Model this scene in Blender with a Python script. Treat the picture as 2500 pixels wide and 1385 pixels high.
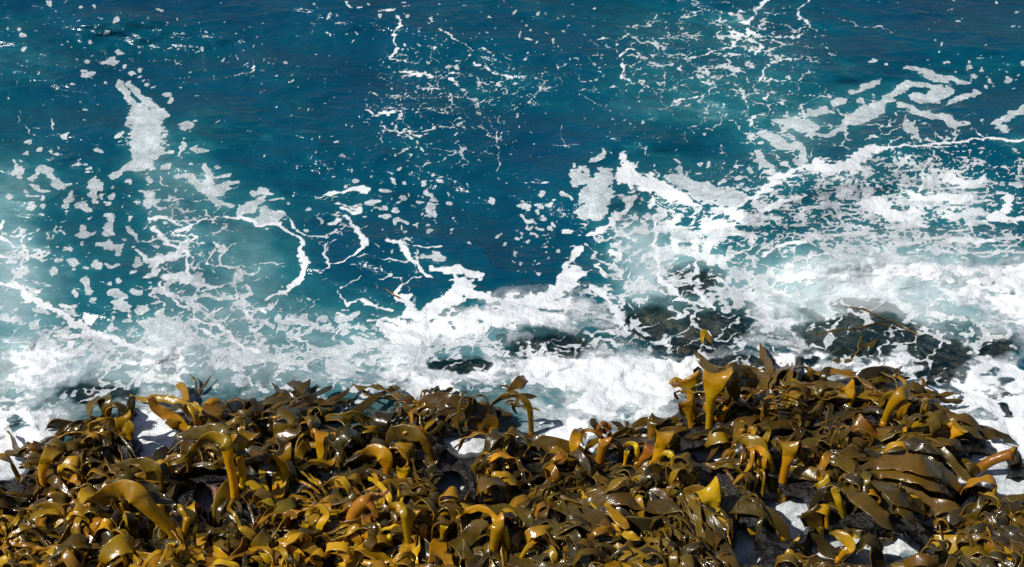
import bpy, math, random
import numpy as np
from mathutils import Vector

R = math.radians
rng = np.random.default_rng(7)
random.seed(7)
scene = bpy.context.scene
for o in list(bpy.data.objects):
    bpy.data.objects.remove(o)

# ------------------------------------------------------------------ camera
CAM_H, PITCH, HFOV = 6.0, R(38), R(35)
cam_d = bpy.data.cameras.new('camera')
cam = bpy.data.objects.new('camera', cam_d)
scene.collection.objects.link(cam)
cam.location = (0, 0, CAM_H)
cam.rotation_euler = (R(90) - PITCH, 0, 0)
cam_d.sensor_width = 36
cam_d.lens = 18 / math.tan(HFOV / 2)
cam_d.clip_start = 0.05
cam_d.clip_end = 2000
scene.camera = cam

# ------------------------------------------------------------------ sky and sun
SUN = Vector((-0.62, -0.20, 0.74)).normalized()        # direction towards the sun: left, a little behind the camera
elev = math.asin(SUN.z)
azim = math.atan2(SUN.x, SUN.y)                        # from +Y, clockwise
world = bpy.data.worlds.new('World')
scene.world = world
world.use_nodes = True
wn, wl = world.node_tree.nodes, world.node_tree.links
wn.clear()
sky = wn.new('ShaderNodeTexSky')
sky.sky_type = 'NISHITA'
sky.sun_disc = False
sky.sun_elevation = elev
sky.sun_rotation = azim
bg = wn.new('ShaderNodeBackground')
bg.inputs['Strength'].default_value = 0.065
wo = wn.new('ShaderNodeOutputWorld')
wl.new(sky.outputs[0], bg.inputs['Color'])
wl.new(bg.outputs[0], wo.inputs['Surface'])
sun_d = bpy.data.lights.new('sun', 'SUN')
sun_d.energy = 4.9
sun_d.angle = R(0.5)
sun_d.color = (1.0, 0.955, 0.89)
sun = bpy.data.objects.new('sun', sun_d)
scene.collection.objects.link(sun)
sun.location = SUN * 30
sun.rotation_euler = SUN.to_track_quat('Z', 'Y').to_euler()
scene.view_settings.view_transform = 'Standard'
scene.view_settings.look = 'None'
scene.view_settings.gamma = 1.0
scene.view_settings.exposure = 0.0
scene.cycles.max_bounces = 8
scene.cycles.transparent_max_bounces = 24
scene.cycles.caustics_reflective = False
scene.cycles.caustics_refractive = False

# ------------------------------------------------------------------ geometry of the view: where a point of the photograph lies on a level of height z
F = 1250 / math.tan(HFOV / 2)
SP, CP = math.sin(PITCH), math.cos(PITCH)

def ray(px, py):
    u = (px - 1250) / F
    v = -(py - 692.5) / F
    return u, v * SP + CP, v * CP - SP                 # x, y, z of the direction

def at_z(px, py, z):
    dx, dy, dz = ray(px, py)
    t = (z - CAM_H) / dz
    return dx * t, dy * t, z

def at_y(px, py, y):
    dx, dy, dz = ray(px, py)
    t = y / dy
    return Vector((dx * t, y, CAM_H + dz * t))

def project(x, y, z):
    zz = z - CAM_H
    f = y * CP - zz * SP
    v = y * SP + zz * CP
    return 1250 + F * x / f, 692.5 - F * v / f

def scale_at(px, py):                                  # metres to one photo pixel at the water's level
    dx, dy, dz = ray(px, py)
    return -CAM_H / dz / F

# ------------------------------------------------------------------ noise
def _hash(ix, iy, seed):
    h = (ix.astype(np.int64) * 374761393 + iy.astype(np.int64) * 668265263 + seed * 1442695041) & 0xffffffff
    h = ((h ^ (h >> 13)) * 1274126177) & 0xffffffff
    h = ((h ^ (h >> 16)) * 2246822519) & 0xffffffff
    return ((h ^ (h >> 15)) & 0xffffff) / float(0xffffff)

def vnoise(x, y, seed=0):
    x = np.asarray(x, float); y = np.asarray(y, float)
    ix = np.floor(x); iy = np.floor(y)
    fx = x - ix; fy = y - iy
    fx = fx * fx * fx * (fx * (fx * 6 - 15) + 10)
    fy = fy * fy * fy * (fy * (fy * 6 - 15) + 10)
    a = _hash(ix, iy, seed); b = _hash(ix + 1, iy, seed)
    c = _hash(ix, iy + 1, seed); d = _hash(ix + 1, iy + 1, seed)
    return (a + (b - a) * fx) * (1 - fy) + (c + (d - c) * fx) * fy

def fbm(x, y, seed=0, octv=4, gain=0.5):               # about -1 .. 1
    s = 0; a = 1; n = 0
    for k in range(octv):
        s = s + a * (vnoise(x * 2 ** k + 17.3 * k, y * 2 ** k + 5.1 * k, seed + k) * 2 - 1)
        n += a; a *= gain
    return s / n * 1.4

def cells(x, y, seed=0):                               # distance to the nearest and second nearest cell point
    ix = np.floor(x); iy = np.floor(y)
    f1 = np.full(x.shape, 9.0); f2 = np.full(x.shape, 9.0)
    for dx in (-1, 0, 1):
        for dy in (-1, 0, 1):
            cx = ix + dx; cy = iy + dy
            d = np.hypot(cx + _hash(cx, cy, seed) - x, cy + _hash(cx, cy, seed + 91) - y)
            f2 = np.minimum(f2, np.maximum(d, f1)); f1 = np.minimum(f1, d)
    return f1, f2

def sstep(a, b, x):
    t = np.clip((x - a) / (b - a), 0, 1)
    return t * t * (3 - 2 * t)

# ------------------------------------------------------------------ the grid of the sea: fine where the photograph looks, stretched to the horizon
STEP = 2.3
def axis(lo, hi, far_lo, far_hi, n):
    core = np.arange(lo, hi, STEP)
    a = lo - (lo - far_lo) * (np.linspace(1, 0, n, endpoint=False) ** 2.2)
    b = core[-1] + (far_hi - core[-1]) * (np.linspace(0, 1, n + 1)[1:] ** 2.2)
    return np.concatenate([a, core, b])
gx = axis(-170, 2670, -6000, 8500, 34)
gy = axis(-120, 1470, -2250, 3000, 40)
NX, NY = len(gx), len(gy)
PX, PY = np.meshgrid(gx, gy)
WX, WY, _ = at_z(PX, PY, 0.0)
U, V = WX / 0.0022, WY / 0.0022                        # even units on the water, about one photo pixel at the shore
SC = np.clip(scale_at(1250, 1385) / scale_at(PX, PY), 0.02, 1.3)

# organic wobble used by every foam shape
wob1x, wob1y = fbm(U / 55, V / 55, 11, 3), fbm(U / 55, V / 55, 12, 3)
wob2x, wob2y = fbm(U / 17, V / 17, 13, 2), fbm(U / 17, V / 17, 14, 2)
QX = PX + SC * (13 * wob1x + 5 * wob2x)
QY = PY + SC * 0.7 * (13 * wob1y + 5 * wob2y)

sc1, _ = cells(U / 19, V / 15, 16)
RW = 1 + 0.34 * fbm(U / 30, V / 30, 15, 3) + 0.55 * (0.42 - sc1)

def win(x0, x1, y0, y1):
    return (slice(np.searchsorted(gy, y0), np.searchsorted(gy, y1)), slice(np.searchsorted(gx, x0), np.searchsorted(gx, x1)))

BEAD = fbm(U / 13, V / 13, 17, 2)
def stroke(A, pts, val=1.0, soft=3.0, squash=1.25, sub=False, grow=1.0, bead=0.0):
    if len(pts) == 1:
        pts = [pts[0], (pts[0][0] + 1, pts[0][1], pts[0][2])]
    for (x0, y0, r0), (x1, y1, r1) in zip(pts[:-1], pts[1:]):
        r0g, r1g = r0 * grow, r1 * grow
        m = max(r0g, r1g) * 1.5 + 30
        w = win(min(x0, x1) - m, max(x0, x1) + m, min(y0, y1) - m, max(y0, y1) + m)
        qx, qy = QX[w], QY[w]
        if qx.size == 0:
            continue
        dx, dy = x1 - x0, (y1 - y0) * squash
        L = dx * dx + dy * dy + 1e-6
        t = np.clip(((qx - x0) * dx + (qy - y0) * squash * dy) / L, 0, 1)
        d = np.hypot(qx - x0 - dx * t, (qy - y0) * squash - dy * t)
        r = (r0g + (r1g - r0g) * t) * np.clip(RW[w] + bead * BEAD[w], 0.05, 2)
        s = np.clip(0.5 + (r - d) / (2 * soft), 0, 1) * val
        A[w] = A[w] * (1 - s) if sub else np.maximum(A[w], s)

def blob(A, x, y, rx, ry, amp, ang=0, mode='add'):
    m = max(rx, ry) * 2.6
    w = win(x - m, x + m, y - m, y + m)
    c, s = math.cos(R(ang)), math.sin(R(ang))
    dx, dy = QX[w] - x, QY[w] - y
    a = (dx * c + dy * s) / rx; b = (-dx * s + dy * c) / ry
    g = amp * np.exp(-(a * a + b * b))
    if mode == 'add': A[w] += g
    elif mode == 'max': A[w] = np.maximum(A[w], g)
    else: A[w] *= np.clip(1 - g, 0, 1)
# ------------------------------------------------------------------ foam on the sea, traced shape by shape (x, y, radius)
def cv(ox, oy, k):
    return lambda L: [[(ox + p[0] / k, oy + p[1] / k, p[2] / k) for p in s] for s in L]
A5 = cv(0, 0, 1.978)
A6 = cv(1250, 0, 1.978)
A7 = cv(0, 600, 2.0)
A8 = cv(1250, 500, 2.0)

bubbly = A5([
 [(580,400,12),(615,450,16),(650,500,20),(700,560,60),(708,620,76),(706,680,74),(700,730,56),(695,775,40),(640,790,22),(590,820,12),(540,865,6)],
 [(620,400,9),(660,440,13),(720,490,18),(740,520,24),(790,550,16)], [(740,745,20),(815,742,13)],
 [(895,613,20)], [(885,685,11),(870,740,14)], [(930,705,11),(965,735,12),(1005,735,6)],
 [(65,775,7),(70,815,20),(60,840,12)], [(100,820,10),(95,855,14)], [(150,860,13),(200,818,9),(245,825,13),(270,870,14),(280,900,11),(325,897,8)],
 [(145,895,9),(190,915,11),(230,930,8)], [(460,860,13),(450,910,22),(440,945,17),(455,965,11)], [(345,930,7),(325,965,15),(355,975,6)],
 [(190,960,14)], [(150,1000,20)], [(385,1003,16),(410,1003,17)], [(322,1000,13)], [(322,1030,11)],
 [(515,1040,20),(530,1090,16),(535,1140,19)], [(400,1095,12),(390,1125,14),(460,1122,7)], [(625,1095,12),(655,1130,9),(685,1155,4)],
 [(475,1185,8),(520,1195,13),(570,1200,22),(565,1225,16)], [(340,1200,16)], [(403,1168,9)], [(287,1258,15)], [(362,1270,27)], [(408,1295,9)],
 [(455,1270,20),(455,1295,16)], [(500,1270,11),(525,1290,9),(550,1280,11)], [(265,1305,17)], [(645,1192,11)], [(650,1270,21)], [(640,1310,13)], [(752,1188,9)],
 [(595,1160,11)], [(205,995,11)], [(215,1045,9)], [(175,1117,8)], [(120,1315,9)], [(115,935,9)], [(35,950,13)], [(545,905,8)], [(540,945,13)], [(515,980,9)],
 [(660,985,13)], [(625,880,13)], [(730,870,13)], [(660,815,17)], [(740,818,8)], [(800,805,15)], [(800,462,15)], [(818,493,10)],
 [(410,365,10),(440,352,12)], [(500,297,8),(545,293,18),(570,297,10)], [(410,297,11)], [(500,395,9)], [(355,410,9)], [(575,92,15),(562,106,8)], [(230,18,11)], [(105,170,11)],
 [(115,237,9)], [(458,40,8)], [(393,42,6)], [(510,157,11)], [(438,212,9)], [(575,257,11)], [(623,352,13)], [(665,340,8)], [(665,368,9)], [(600,320,8)],
 [(695,393,7)], [(715,410,7)], [(750,413,7)], [(575,645,12),(562,660,8)], [(345,637,8),(325,658,18)], [(140,690,13)], [(185,727,13)], [(280,742,11)], [(475,735,11)],
 [(125,740,7)], [(100,770,7)], [(940,585,7)], [(1048,806,9)], [(1030,852,7),(1070,845,10),(1110,838,9)],
 [(860,850,10),(920,840,13),(940,880,18),(1000,910,34),(1060,920,34),(1110,890,18),(1150,882,7)], [(980,800,9),(1000,850,16),(1000,890,22)],
 [(1020,960,16),(1060,985,22),(1110,1010,13)], [(690,915,9),(720,940,16),(715,980,14),(760,970,10),(790,1010,7)], [(720,915,7),(775,918,7)],
 [(1230,930,18),(1265,915,18),(1310,935,9)], [(1260,960,18),(1225,1000,32),(1170,1015,22),(1160,1050,15)], [(1300,970,7),(1365,970,7)],
 [(1290,1030,26),(1330,1050,26),(1270,1060,22)],
 [(1710,880,13)], [(1650,900,7)], [(1835,917,11),(1870,924,12)], [(1780,975,10),(1812,977,11)], [(1862,998,11)], [(1915,1010,13)], [(1945,955,15)], [(1905,873,11)], [(1950,880,7)],
 [(2045,880,13)], [(2105,880,11)], [(2060,920,7),(2075,940,9),(2090,965,13)], [(2030,980,11)], [(2085,1010,26)], [(1870,1060,17)], [(1925,1068,13),(1955,1072,9)],
 [(2000,1080,11)], [(1955,1108,9)], [(2065,1090,9)], [(2110,1070,5)], [(2062,1122,11)], [(1490,1105,7)], [(1415,955,7)], [(1400,990,9)], [(1485,1000,11)],
 [(2440,1188,9)], [(2380,975,11)], [(2170,990,9)], [(2185,1120,6)], [(1960,1150,12),(1990,1155,7)], [(2050,1240,11),(2090,1235,22),(2140,1250,12)],
]) + A6([
 [(1640,440,12),(1700,415,12),(1780,397,9)], [(1555,495,17),(1610,480,14)], [(1430,550,8),(1490,540,24),(1540,545,8)], [(1690,490,14)],
 [(1280,580,17),(1340,590,34),(1420,610,38),(1460,620,20)], [(1210,650,17),(1290,680,34),(1330,710,22)], [(1200,697,14)], [(1200,740,16),(1215,800,20),(1250,815,13)],
 [(1440,660,8),(1520,655,10),(1580,625,12),(1620,590,22),(1690,560,36),(1760,530,31),(1800,480,18),(1840,470,18),(1880,430,20),(1940,405,14),(2010,405,12),(2080,420,14)],
 [(1900,325,14),(1960,345,18),(2040,370,14),(2110,390,12),(2190,400,10)], [(1960,470,23),(2020,480,25),(2080,450,32),(2130,440,18)],
 [(2240,450,17),(2180,480,15),(2100,500,8)], [(1880,500,8),(1960,540,14),(2060,560,16),(2120,590,12),(2190,600,7)], [(1930,620,22)],
 [(2340,600,12),(2400,560,16),(2450,540,20),(2490,510,20),(2600,460,25)], [(1380,700,26),(1400,740,18),(1380,780,22)], [(1300,790,16)],
 [(2320,385,13)], [(2400,385,15)], [(2470,310,13)], [(2230,368,13)], [(2130,345,9)], [(2200,328,13)], [(1740,298,13)], [(1790,315,13)],
 [(1735,455,7)], [(2270,583,7)], [(2360,625,12)], [(1145,815,10)], [(1160,750,7)], [(1090,853,15)], [(1025,880,13)], [(1120,890,9)], [(1030,793,7)], [(920,790,7)],
 [(395,775,16),(440,735,12)], [(295,795,9)], [(290,830,22),(340,850,42),(300,880,22)], [(230,935,10),(280,950,10)],
 [(760,860,18),(830,870,32),(900,920,42),(980,950,42),(1050,960,36),(1120,960,18)], [(810,805,11),(800,830,7)],
 [(450,850,36),(400,920,55),(350,970,26),(420,980,36),(340,1040,26),(420,1030,34)],
 [(145,935,14)], [(45,1000,14),(70,1000,10)], [(135,1010,10)], [(180,1000,15)], [(80,1075,13),(105,1070,10)], [(105,1100,9)], [(25,1155,10)], [(82,1173,8)], [(225,1212,10)], [(170,1215,6)],
 [(20,1228,7)], [(18,1245,7)], [(20,1275,8)], [(195,970,8)], [(190,1080,8)], [(148,1060,7)],
]) + A7([
 [(545,230,18),(590,240,16)], [(560,280,27),(610,300,22),(640,320,9)], [(690,305,24)], [(420,170,16),(420,215,16)], [(445,265,13)], [(550,395,19)], [(635,340,13)], [(630,370,12)],
 [(665,235,14)], [(240,192,11)], [(357,237,11)], [(585,175,9)], [(540,187,8)], [(760,250,8)], [(15,210,9)], [(15,300,12)], [(75,318,10)], [(30,360,20)], [(105,380,12)], [(180,345,10)],
 [(180,380,20),(190,410,14)], [(210,440,18)], [(230,415,8)], [(895,345,9)], [(850,320,9)], [(635,425,11)],
 [(1370,360,16),(1380,390,18),(1415,400,10)], [(1475,360,22),(1490,375,16)], [(1560,348,18)], [(1310,380,16),(1335,390,10)], [(1510,412,14)], [(1265,440,14)], [(1575,410,14)], [(1660,385,14)],
 [(1770,408,12)], [(1670,420,14)], [(1290,478,9)], [(1120,525,16)], [(1300,542,13)], [(1350,498,14)], [(1640,355,12),(1700,345,14),(1760,320,10)],
 [(1150,640,22),(1190,640,18)], [(1170,670,18)],
 [(690,380,18),(760,370,27),(830,400,55),(800,450,75),(850,480,55),(920,460,36),(1000,480,18),(1060,478,7)], [(790,320,12),(780,350,16)],
])

white = A5([
 [(860,1110,8),(920,1085,8),(990,1060,6),(1060,1060,6),(1110,1060,10),(1200,1065,12),(1280,1085,8),(1350,1080,8),(1400,1110,8),(1440,1150,11),(1460,1190,11),(1460,1250,11),(1475,1300,13),(1440,1340,13),(1400,1380,11)],
 [(1340,1020,5),(1380,1050,5),(1440,1100,7),(1500,1145,5),(1560,1140,4),(1640,1110,5)],
 [(730,1060,10),(790,1060,12),(850,1070,6)], [(740,1100,17),(790,1150,17),(830,1180,12),(880,1200,10),(905,1250,12),(915,1300,14),(900,1360,17)],
 [(870,1130,6),(930,1120,5),(950,1140,6),(930,1165,6),(880,1160,8)], [(660,1215,6),(710,1250,12),(760,1250,17),(830,1235,26),(860,1230,10)],
 [(780,1260,10),(750,1300,10),(730,1340,13),(690,1350,7)], [(800,1340,26),(860,1330,26),(890,1360,26)], [(780,850,3),(800,890,5),(815,905,4)],
 [(1540,970,3),(1600,945,8),(1660,925,10),(1720,918,8),(1780,918,10)], [(1610,985,5),(1680,1000,8),(1730,1005,22),(1700,1030,16),(1650,1010,8)], [(1620,1075,20)],
 [(1650,1050,10),(1700,1080,8),(1740,1130,16),(1765,1170,22),(1740,1200,12),(1690,1230,7),(1650,1265,6),(1580,1280,5)], [(1585,1170,4),(1575,1230,4),(1575,1305,9)],
 [(1500,1312,3),(1560,1312,4)],
 [(1880,1160,10),(1930,1175,19),(1960,1210,17),(1985,1260,12),(2020,1300,10),(2060,1325,9),(2090,1335,5)], [(1950,1180,8),(2010,1190,5),(2060,1195,6),(2110,1185,8)],
 [(1670,15,7),(1690,40,7),(1750,40,7)], [(1820,50,5),(1880,45,12),(1910,40,7)], [(1920,80,8),(1925,125,12),(1895,170,6),(1910,220,4),(1910,250,8),(1880,285,8),(1960,295,8),(2000,310,4)],
 [(1940,345,8),(1990,345,15),(2020,355,12),(2090,370,7)], [(2070,90,13)], [(2120,140,5),(2190,180,5),(2240,210,3),(2280,240,4),(2340,230,4),(2375,270,5)], [(2310,310,12),(2380,345,8),(2460,370,10)],
 [(2190,345,12),(2190,390,10),(2240,440,5)], [(1800,450,7),(1825,465,5)], [(1780,530,8),(1800,560,10),(1850,540,15),(1900,540,5)], [(1840,600,3),(1900,630,4),(1980,655,6),(2020,690,6),(2050,740,5)],
 [(1980,655,5),(2040,650,10),(2060,640,4)], [(2050,700,2),(2120,720,2),(2210,745,2.5)], [(2365,580,2.5),(2390,650,3),(2400,740,3),(2410,790,5),(2385,830,2.5)],
 [(1210,300,4),(1225,330,8),(1180,355,4),(1100,380,2.5)], [(100,540,2.5),(110,600,2.5),(150,650,2.5)], [(260,570,3),(245,625,4)],
 [(1015,1210,5),(1015,1270,6),(1060,1295,5),(1130,1300,4),(1200,1290,5),(1250,1265,4),(1380,1265,2)], [(1130,1300,2),(1150,1380,3)], [(800,1000,3),(900,1020,4),(980,1020,3),(1050,1070,3)],
 [(0,1140,12),(40,1160,8),(60,1190,6),(110,1200,6),(130,1240,8)], [(20,1060,12),(10,1100,14)], [(0,1240,10),(40,1245,6)], [(1640,1390,4),(1700,1350,3),(1730,1335,3)],
]) + A6([
 [(1240,5,8),(1190,40,8),(1150,80,10),(1125,115,12),(1150,150,8),(1210,175,6),(1300,185,7),(1380,185,6),(1420,160,7),(1430,120,8),(1400,80,10),(1380,40,8),(1420,20,8),(1440,-20,8)],
 [(1140,160,13),(1080,180,22),(1060,215,12)], [(980,60,4),(1020,95,6),(1060,150,7),(1080,175,8)], [(1140,185,14),(1190,210,8),(1210,230,12),(1180,270,7)], [(1200,185,8),(1290,220,6),(1340,225,5)],
 [(870,280,5),(930,265,5),(990,240,6),(1050,225,5)], [(590,130,4),(660,120,5),(700,95,3),(690,70,3)], [(410,185,5),(480,185,4),(540,190,5),(570,160,6)], [(510,270,7),(560,250,14),(600,250,10)],
 [(520,275,6),(535,320,6),(530,370,5),(570,385,5),(620,400,4),(700,450,3)], [(600,265,5),(660,295,3),(710,330,3),(750,370,3),(740,420,3)], [(590,180,5),(620,210,6),(700,210,4),(760,208,4)],
 [(70,175,8),(100,180,8)], [(390,30,8)], [(70,265,8)], [(1190,390,6),(1210,350,5),(1215,320,4)], [(1020,270,5),(1050,300,5)], [(1150,600,4),(1150,690,4)], [(1230,480,7),(1245,400,2.5)],
 [(220,450,2),(330,450,2.5),(400,490,3),(480,540,3)], [(250,600,2),(245,710,3)], [(600,680,3),(650,740,3)], [(1060,440,4),(1100,450,4)], [(780,500,5),(850,490,5),(920,460,4)],
 [(1580,95,4),(1680,125,3.5),(1780,135,3),(1850,160,2.5)], [(1500,460,4),(1510,430,3),(1450,390,3)], [(840,640,3),(830,700,2.5)], [(1210,550,4),(1270,540,3)], [(1740,660,3),(1830,640,3),(1900,610,5)],
 [(2200,620,4),(2280,655,4)],
 [(1080,1005,8),(1150,960,12),(1220,920,20),(1260,880,20),(1320,840,20),(1400,800,20),(1460,800,36),(1560,815,42),(1650,800,46),(1700,740,28),(1720,715,10)],
 [(1730,725,10),(1850,705,8),(1960,705,6),(2100,690,8),(2200,675,8),(2300,665,9),(2473,680,9),(2760,675,9)],
 [(530,745,14),(550,790,36),(540,850,64),(600,870,72),(680,890,55),(760,940,36),(840,980,22),(920,995,8)],
 [(1215,1020,17),(1300,980,17),(1400,950,11)], [(1720,940,45),(1760,980,62),(1800,1030,36),(1880,1040,36),(1940,1020,17)], [(1590,950,22),(1620,920,26)],
 [(1880,900,8),(1920,930,12),(1960,950,30),(2040,955,26),(2120,960,46),(2200,940,22)], [(1990,860,8),(1970,910,12)], [(2110,860,40),(2190,890,26)], [(2400,960,22),(2370,1020,32),(2330,1050,22),(2480,1065,13)],
 [(590,950,12),(540,1000,27),(510,1040,27),(480,1090,17),(420,1130,17),(370,1150,17)], [(560,1090,22),(590,1070,8)], [(670,960,22),(680,1010,7)],
 [(690,1040,4),(690,1100,7),(710,1160,9),(705,1230,13),(700,1300,9),(740,1370,12)], [(490,1220,17),(540,1250,17),(550,1300,17),(590,1340,31),(640,1340,10)], [(330,1210,26),(280,1250,17),(260,1310,22),(240,1360,17)],
 [(420,1280,22),(450,1330,22),(470,1380,22)], [(300,1340,36),(350,1330,22)], [(1040,1020,30),(1100,1040,40),(1170,1040,26)], [(940,1100,22),(1000,1090,30),(1060,1090,22)], [(880,1160,20),(890,1220,22)], [(770,1090,30),(800,1060,20)],
 [(1230,1240,10),(1290,1190,16),(1360,1170,18),(1410,1160,14)], [(1070,1230,8),(1170,1190,6)], [(2130,1160,20),(2250,1170,16),(2340,1160,10)], [(780,1150,14),(800,1210,14)],
]) + A7([
 [(1475,10,10),(1500,90,12),(1480,150,12),(1440,195,12),(1400,225,14),(1340,240,8),(1280,262,5)],
 [(0,175,17),(60,190,22),(110,235,17),(180,275,22),(250,305,17),(300,340,17),(350,370,22),(400,400,22),(420,430,22)], [(170,230,16),(200,225,10)], [(290,290,13),(340,300,12)], [(440,360,34),(480,350,17)],
 [(270,450,12),(350,440,16),(450,430,22),(550,455,22),(640,480,22),(700,500,22)], [(320,510,8),(360,470,17)],
 [(770,190,10),(810,225,12),(850,265,12),(900,300,10),(920,310,7)], [(945,350,7),(1000,370,12),(1060,400,12),(1110,430,14),(1150,470,10),(1200,500,7),(1280,512,9)], [(990,410,7),(1060,450,7)],
 [(1000,230,4),(1050,215,3.5),(1090,235,4),(1060,260,4),(1010,250,3.5)], [(1200,310,8),(1230,340,15),(1250,370,8)], [(1210,310,7),(1300,320,5)], [(1040,330,8),(1090,300,7)], [(1160,240,3.5),(1160,150,2.5)],
 [(1640,215,3),(1660,260,8),(1700,285,12),(1740,270,12),(1800,285,15),(1860,310,8),(1920,330,8)], [(1960,200,12),(1940,250,19),(1990,270,26),(2020,310,17)], [(2050,150,5),(2000,165,5),(1960,195,7)],
 [(2110,110,12),(2180,130,22),(2260,130,36),(2320,140,26),(2360,135,7)], [(2260,180,36),(2220,240,44),(2150,300,44),(2080,350,52),(1990,330,26)], [(2290,220,44),(2400,270,26),(2490,280,22)],
 [(1800,370,10),(1900,370,17),(2000,400,50),(2150,400,75),(2300,380,75),(2450,350,60)], [(1840,390,20),(1950,440,40),(2080,460,50)],
]) + A8([
 [(0,460,40),(100,455,40),(200,440,36),(280,380,40),(300,330,36)], [(0,530,50),(130,510,40),(280,480,40)],
 [(480,480,20),(500,530,30),(520,580,20)], [(400,400,20),(450,440,22),(480,480,22)], [(740,380,22),(770,420,22),(800,460,14),(900,480,8),(1000,520,6)],
 [(880,420,12),(950,470,14),(980,510,10)],
])

FOAM = np.zeros_like(PX); THICK = np.zeros_like(PX)
for s in bubbly: stroke(FOAM, s, soft=2.2, grow=1.22)
Wt = np.zeros_like(PX)
for s in white:
    thin_ = s[0][1] < 360 and max(p[2] for p in s) < 16
    stroke(Wt, s, soft=2.2, grow=0.72 if thin_ else 0.95, bead=1.0 if thin_ else 0.35)
FOAM = np.maximum(FOAM, Wt)
THICK = np.maximum(THICK, sstep(0.3, 0.9, Wt) * 0.8)

# little flecks, thick along the drift lines
def scatter_flecks(n, x, y, rx, ry, r0, r1, ang=0):
    c, s = math.cos(R(ang)), math.sin(R(ang))
    for k in range(n):
        a, b = rng.normal() * rx, rng.normal() * ry
        r = r0 + (r1 - r0) * rng.random() ** 3
        X, Y = x + a * c - b * s, y + a * s + b * c
        if rng.random() < 0.3:
            q = rng.random() * 6.3
            stroke(FOAM, [(X, Y, r), (X + 3.5 * r * math.cos(q), Y + 2.2 * r * math.sin(q), r * 0.6)], soft=1.6)
        else:
            stroke(FOAM, [(X, Y, r)], soft=1.6)
for a in [(220,520,120,420,220,0.9,2.6), (110,1000,130,120,90,1.0,4.5,20), (130,1180,90,130,110,0.9,3.2), (80,400,130,90,40,0.9,3), (60,640,170,90,40,0.9,3,15), (120,250,250,160,160,1,4),
          (60,820,380,60,30,0.9,2.5), (90,1420,90,130,50,0.9,3.5,20), (60,1870,250,60,90,0.9,3), (70,1600,240,110,60,0.9,3,25), (60,1050,480,90,60,1.2,4.5), (60,950,560,90,50,1.2,4), (70,250,480,130,130,1.2,5),
          (60,1310,560,30,60,1.5,4.5), (60,2350,40,130,50,0.9,4), (50,2400,170,90,30,1,5), (50,1900,260,40,60,1,3.5), (90,1230,350,60,90,.8,2.2), (80,1560,330,60,60,.8,2.4), (60,150,120,140,60,1,3.4),
          (140,2250,420,160,40,1,4.5), (120,2200,520,190,50,1,5), (60,1600,450,60,40,1,4)]:
    scatter_flecks(*a)

# lace: foam lying along the borders of cells, as wide as the density map says
lx, ly = U + 30 * fbm(U / 70, V / 70, 31, 3) + 10 * fbm(U / 20, V / 20, 33, 2), V + 30 * fbm(U / 70, V / 70, 32, 3) + 10 * fbm(U / 20, V / 20, 34, 2)
f1, f2 = cells(lx / 95, ly / 95, 3); E1 = f2 - f1
f1, f2 = cells(lx / 42 + 3, ly / 42, 5); E2 = f2 - f1
brk = fbm(U / 48, V / 48, 41, 3)
FINE = np.clip(1 + 0.9 * fbm(U / 11, V / 11, 42, 2), 0, 2)
D1 = np.zeros_like(PX); D2 = np.zeros_like(PX)
for a in [(470,600,90,110,.20), (430,680,60,60,.25), (560,720,110,60,.16), (1180,200,150,80,.045), (1700,150,260,110,.07), (1850,110,120,90,.10), (1000,270,120,120,.05), (1100,350,160,60,.04),
          (2000,300,220,60,.10), (1600,640,130,140,.22), (1750,600,120,90,.26), (1480,640,60,110,.25), (2100,480,280,110,.13), (2300,450,200,120,.13), (700,820,200,60,.14), (900,860,250,70,.2),
          (300,860,260,60,.3), (1180,830,150,60,.5), (1650,800,190,90,.38), (40,640,60,100,.2), (820,540,60,60,.10), (950,650,70,60,.10), (1820,700,90,60,.5), (2150,760,200,110,.42), (2300,860,180,90,.5)]:
    blob(D1, *a)
for a in [(470,620,80,110,.15), (1190,220,170,80,.05), (1760,140,230,90,.07), (1000,220,90,90,.07), (1700,560,130,90,.22), (2050,480,260,80,.16), (2300,470,200,110,.14), (900,850,260,60,.14), (600,800,120,60,.2),
          (1650,780,160,70,.22), (1560,660,90,100,.15), (2200,600,260,50,.35), (300,880,250,60,.24), (1180,860,160,60,.3)]:
    blob(D2, *a)
lace = np.maximum(np.clip(0.5 + (D1 * (0.62 + 0.85 * brk) * FINE - E1) * 11, 0, 1) * (D1 > 0.02), np.clip(0.5 + (D2 * (0.55 + 0.95 * brk) * FINE - E2) * 7, 0, 1) * (D2 > 0.02))
FOAM = np.maximum(FOAM, lace)
THICK = np.maximum(THICK, 0.55 * lace)

# streaked foam dragged up the face of the breaking wave
streak = fbm((U * 0.9 + V * 0.25) / 60, (V - 0.1 * U) / 20, 51, 4, 0.6)
Ds = np.zeros_like(PX)
for a in [(2100,470,260,70,.9), (2350,520,200,90,.8), (1950,540,200,60,.8), (2250,600,260,40,.7), (1750,560,100,60,.6), (2380,400,140,50,.35), (1650,690,140,70,.5), (1400,560,40,60,.5)]:
    blob(Ds, *a)
blob(Ds, 2300, 392, 230, 34, .75, -3, 'mul'); blob(Ds, 1980, 455, 90, 26, .6, -20, 'mul')
blob(D1, 2300, 392, 230, 34, .8, -3, 'mul'); blob(D2, 2300, 392, 230, 34, .8, -3, 'mul')
st = np.clip(0.5 + (np.clip(Ds, 0, 1) * 0.60 - 0.74 + streak * 0.95) * 6.0, 0, 1) * (Ds > 0.08)
FOAM = np.maximum(FOAM, st)
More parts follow.
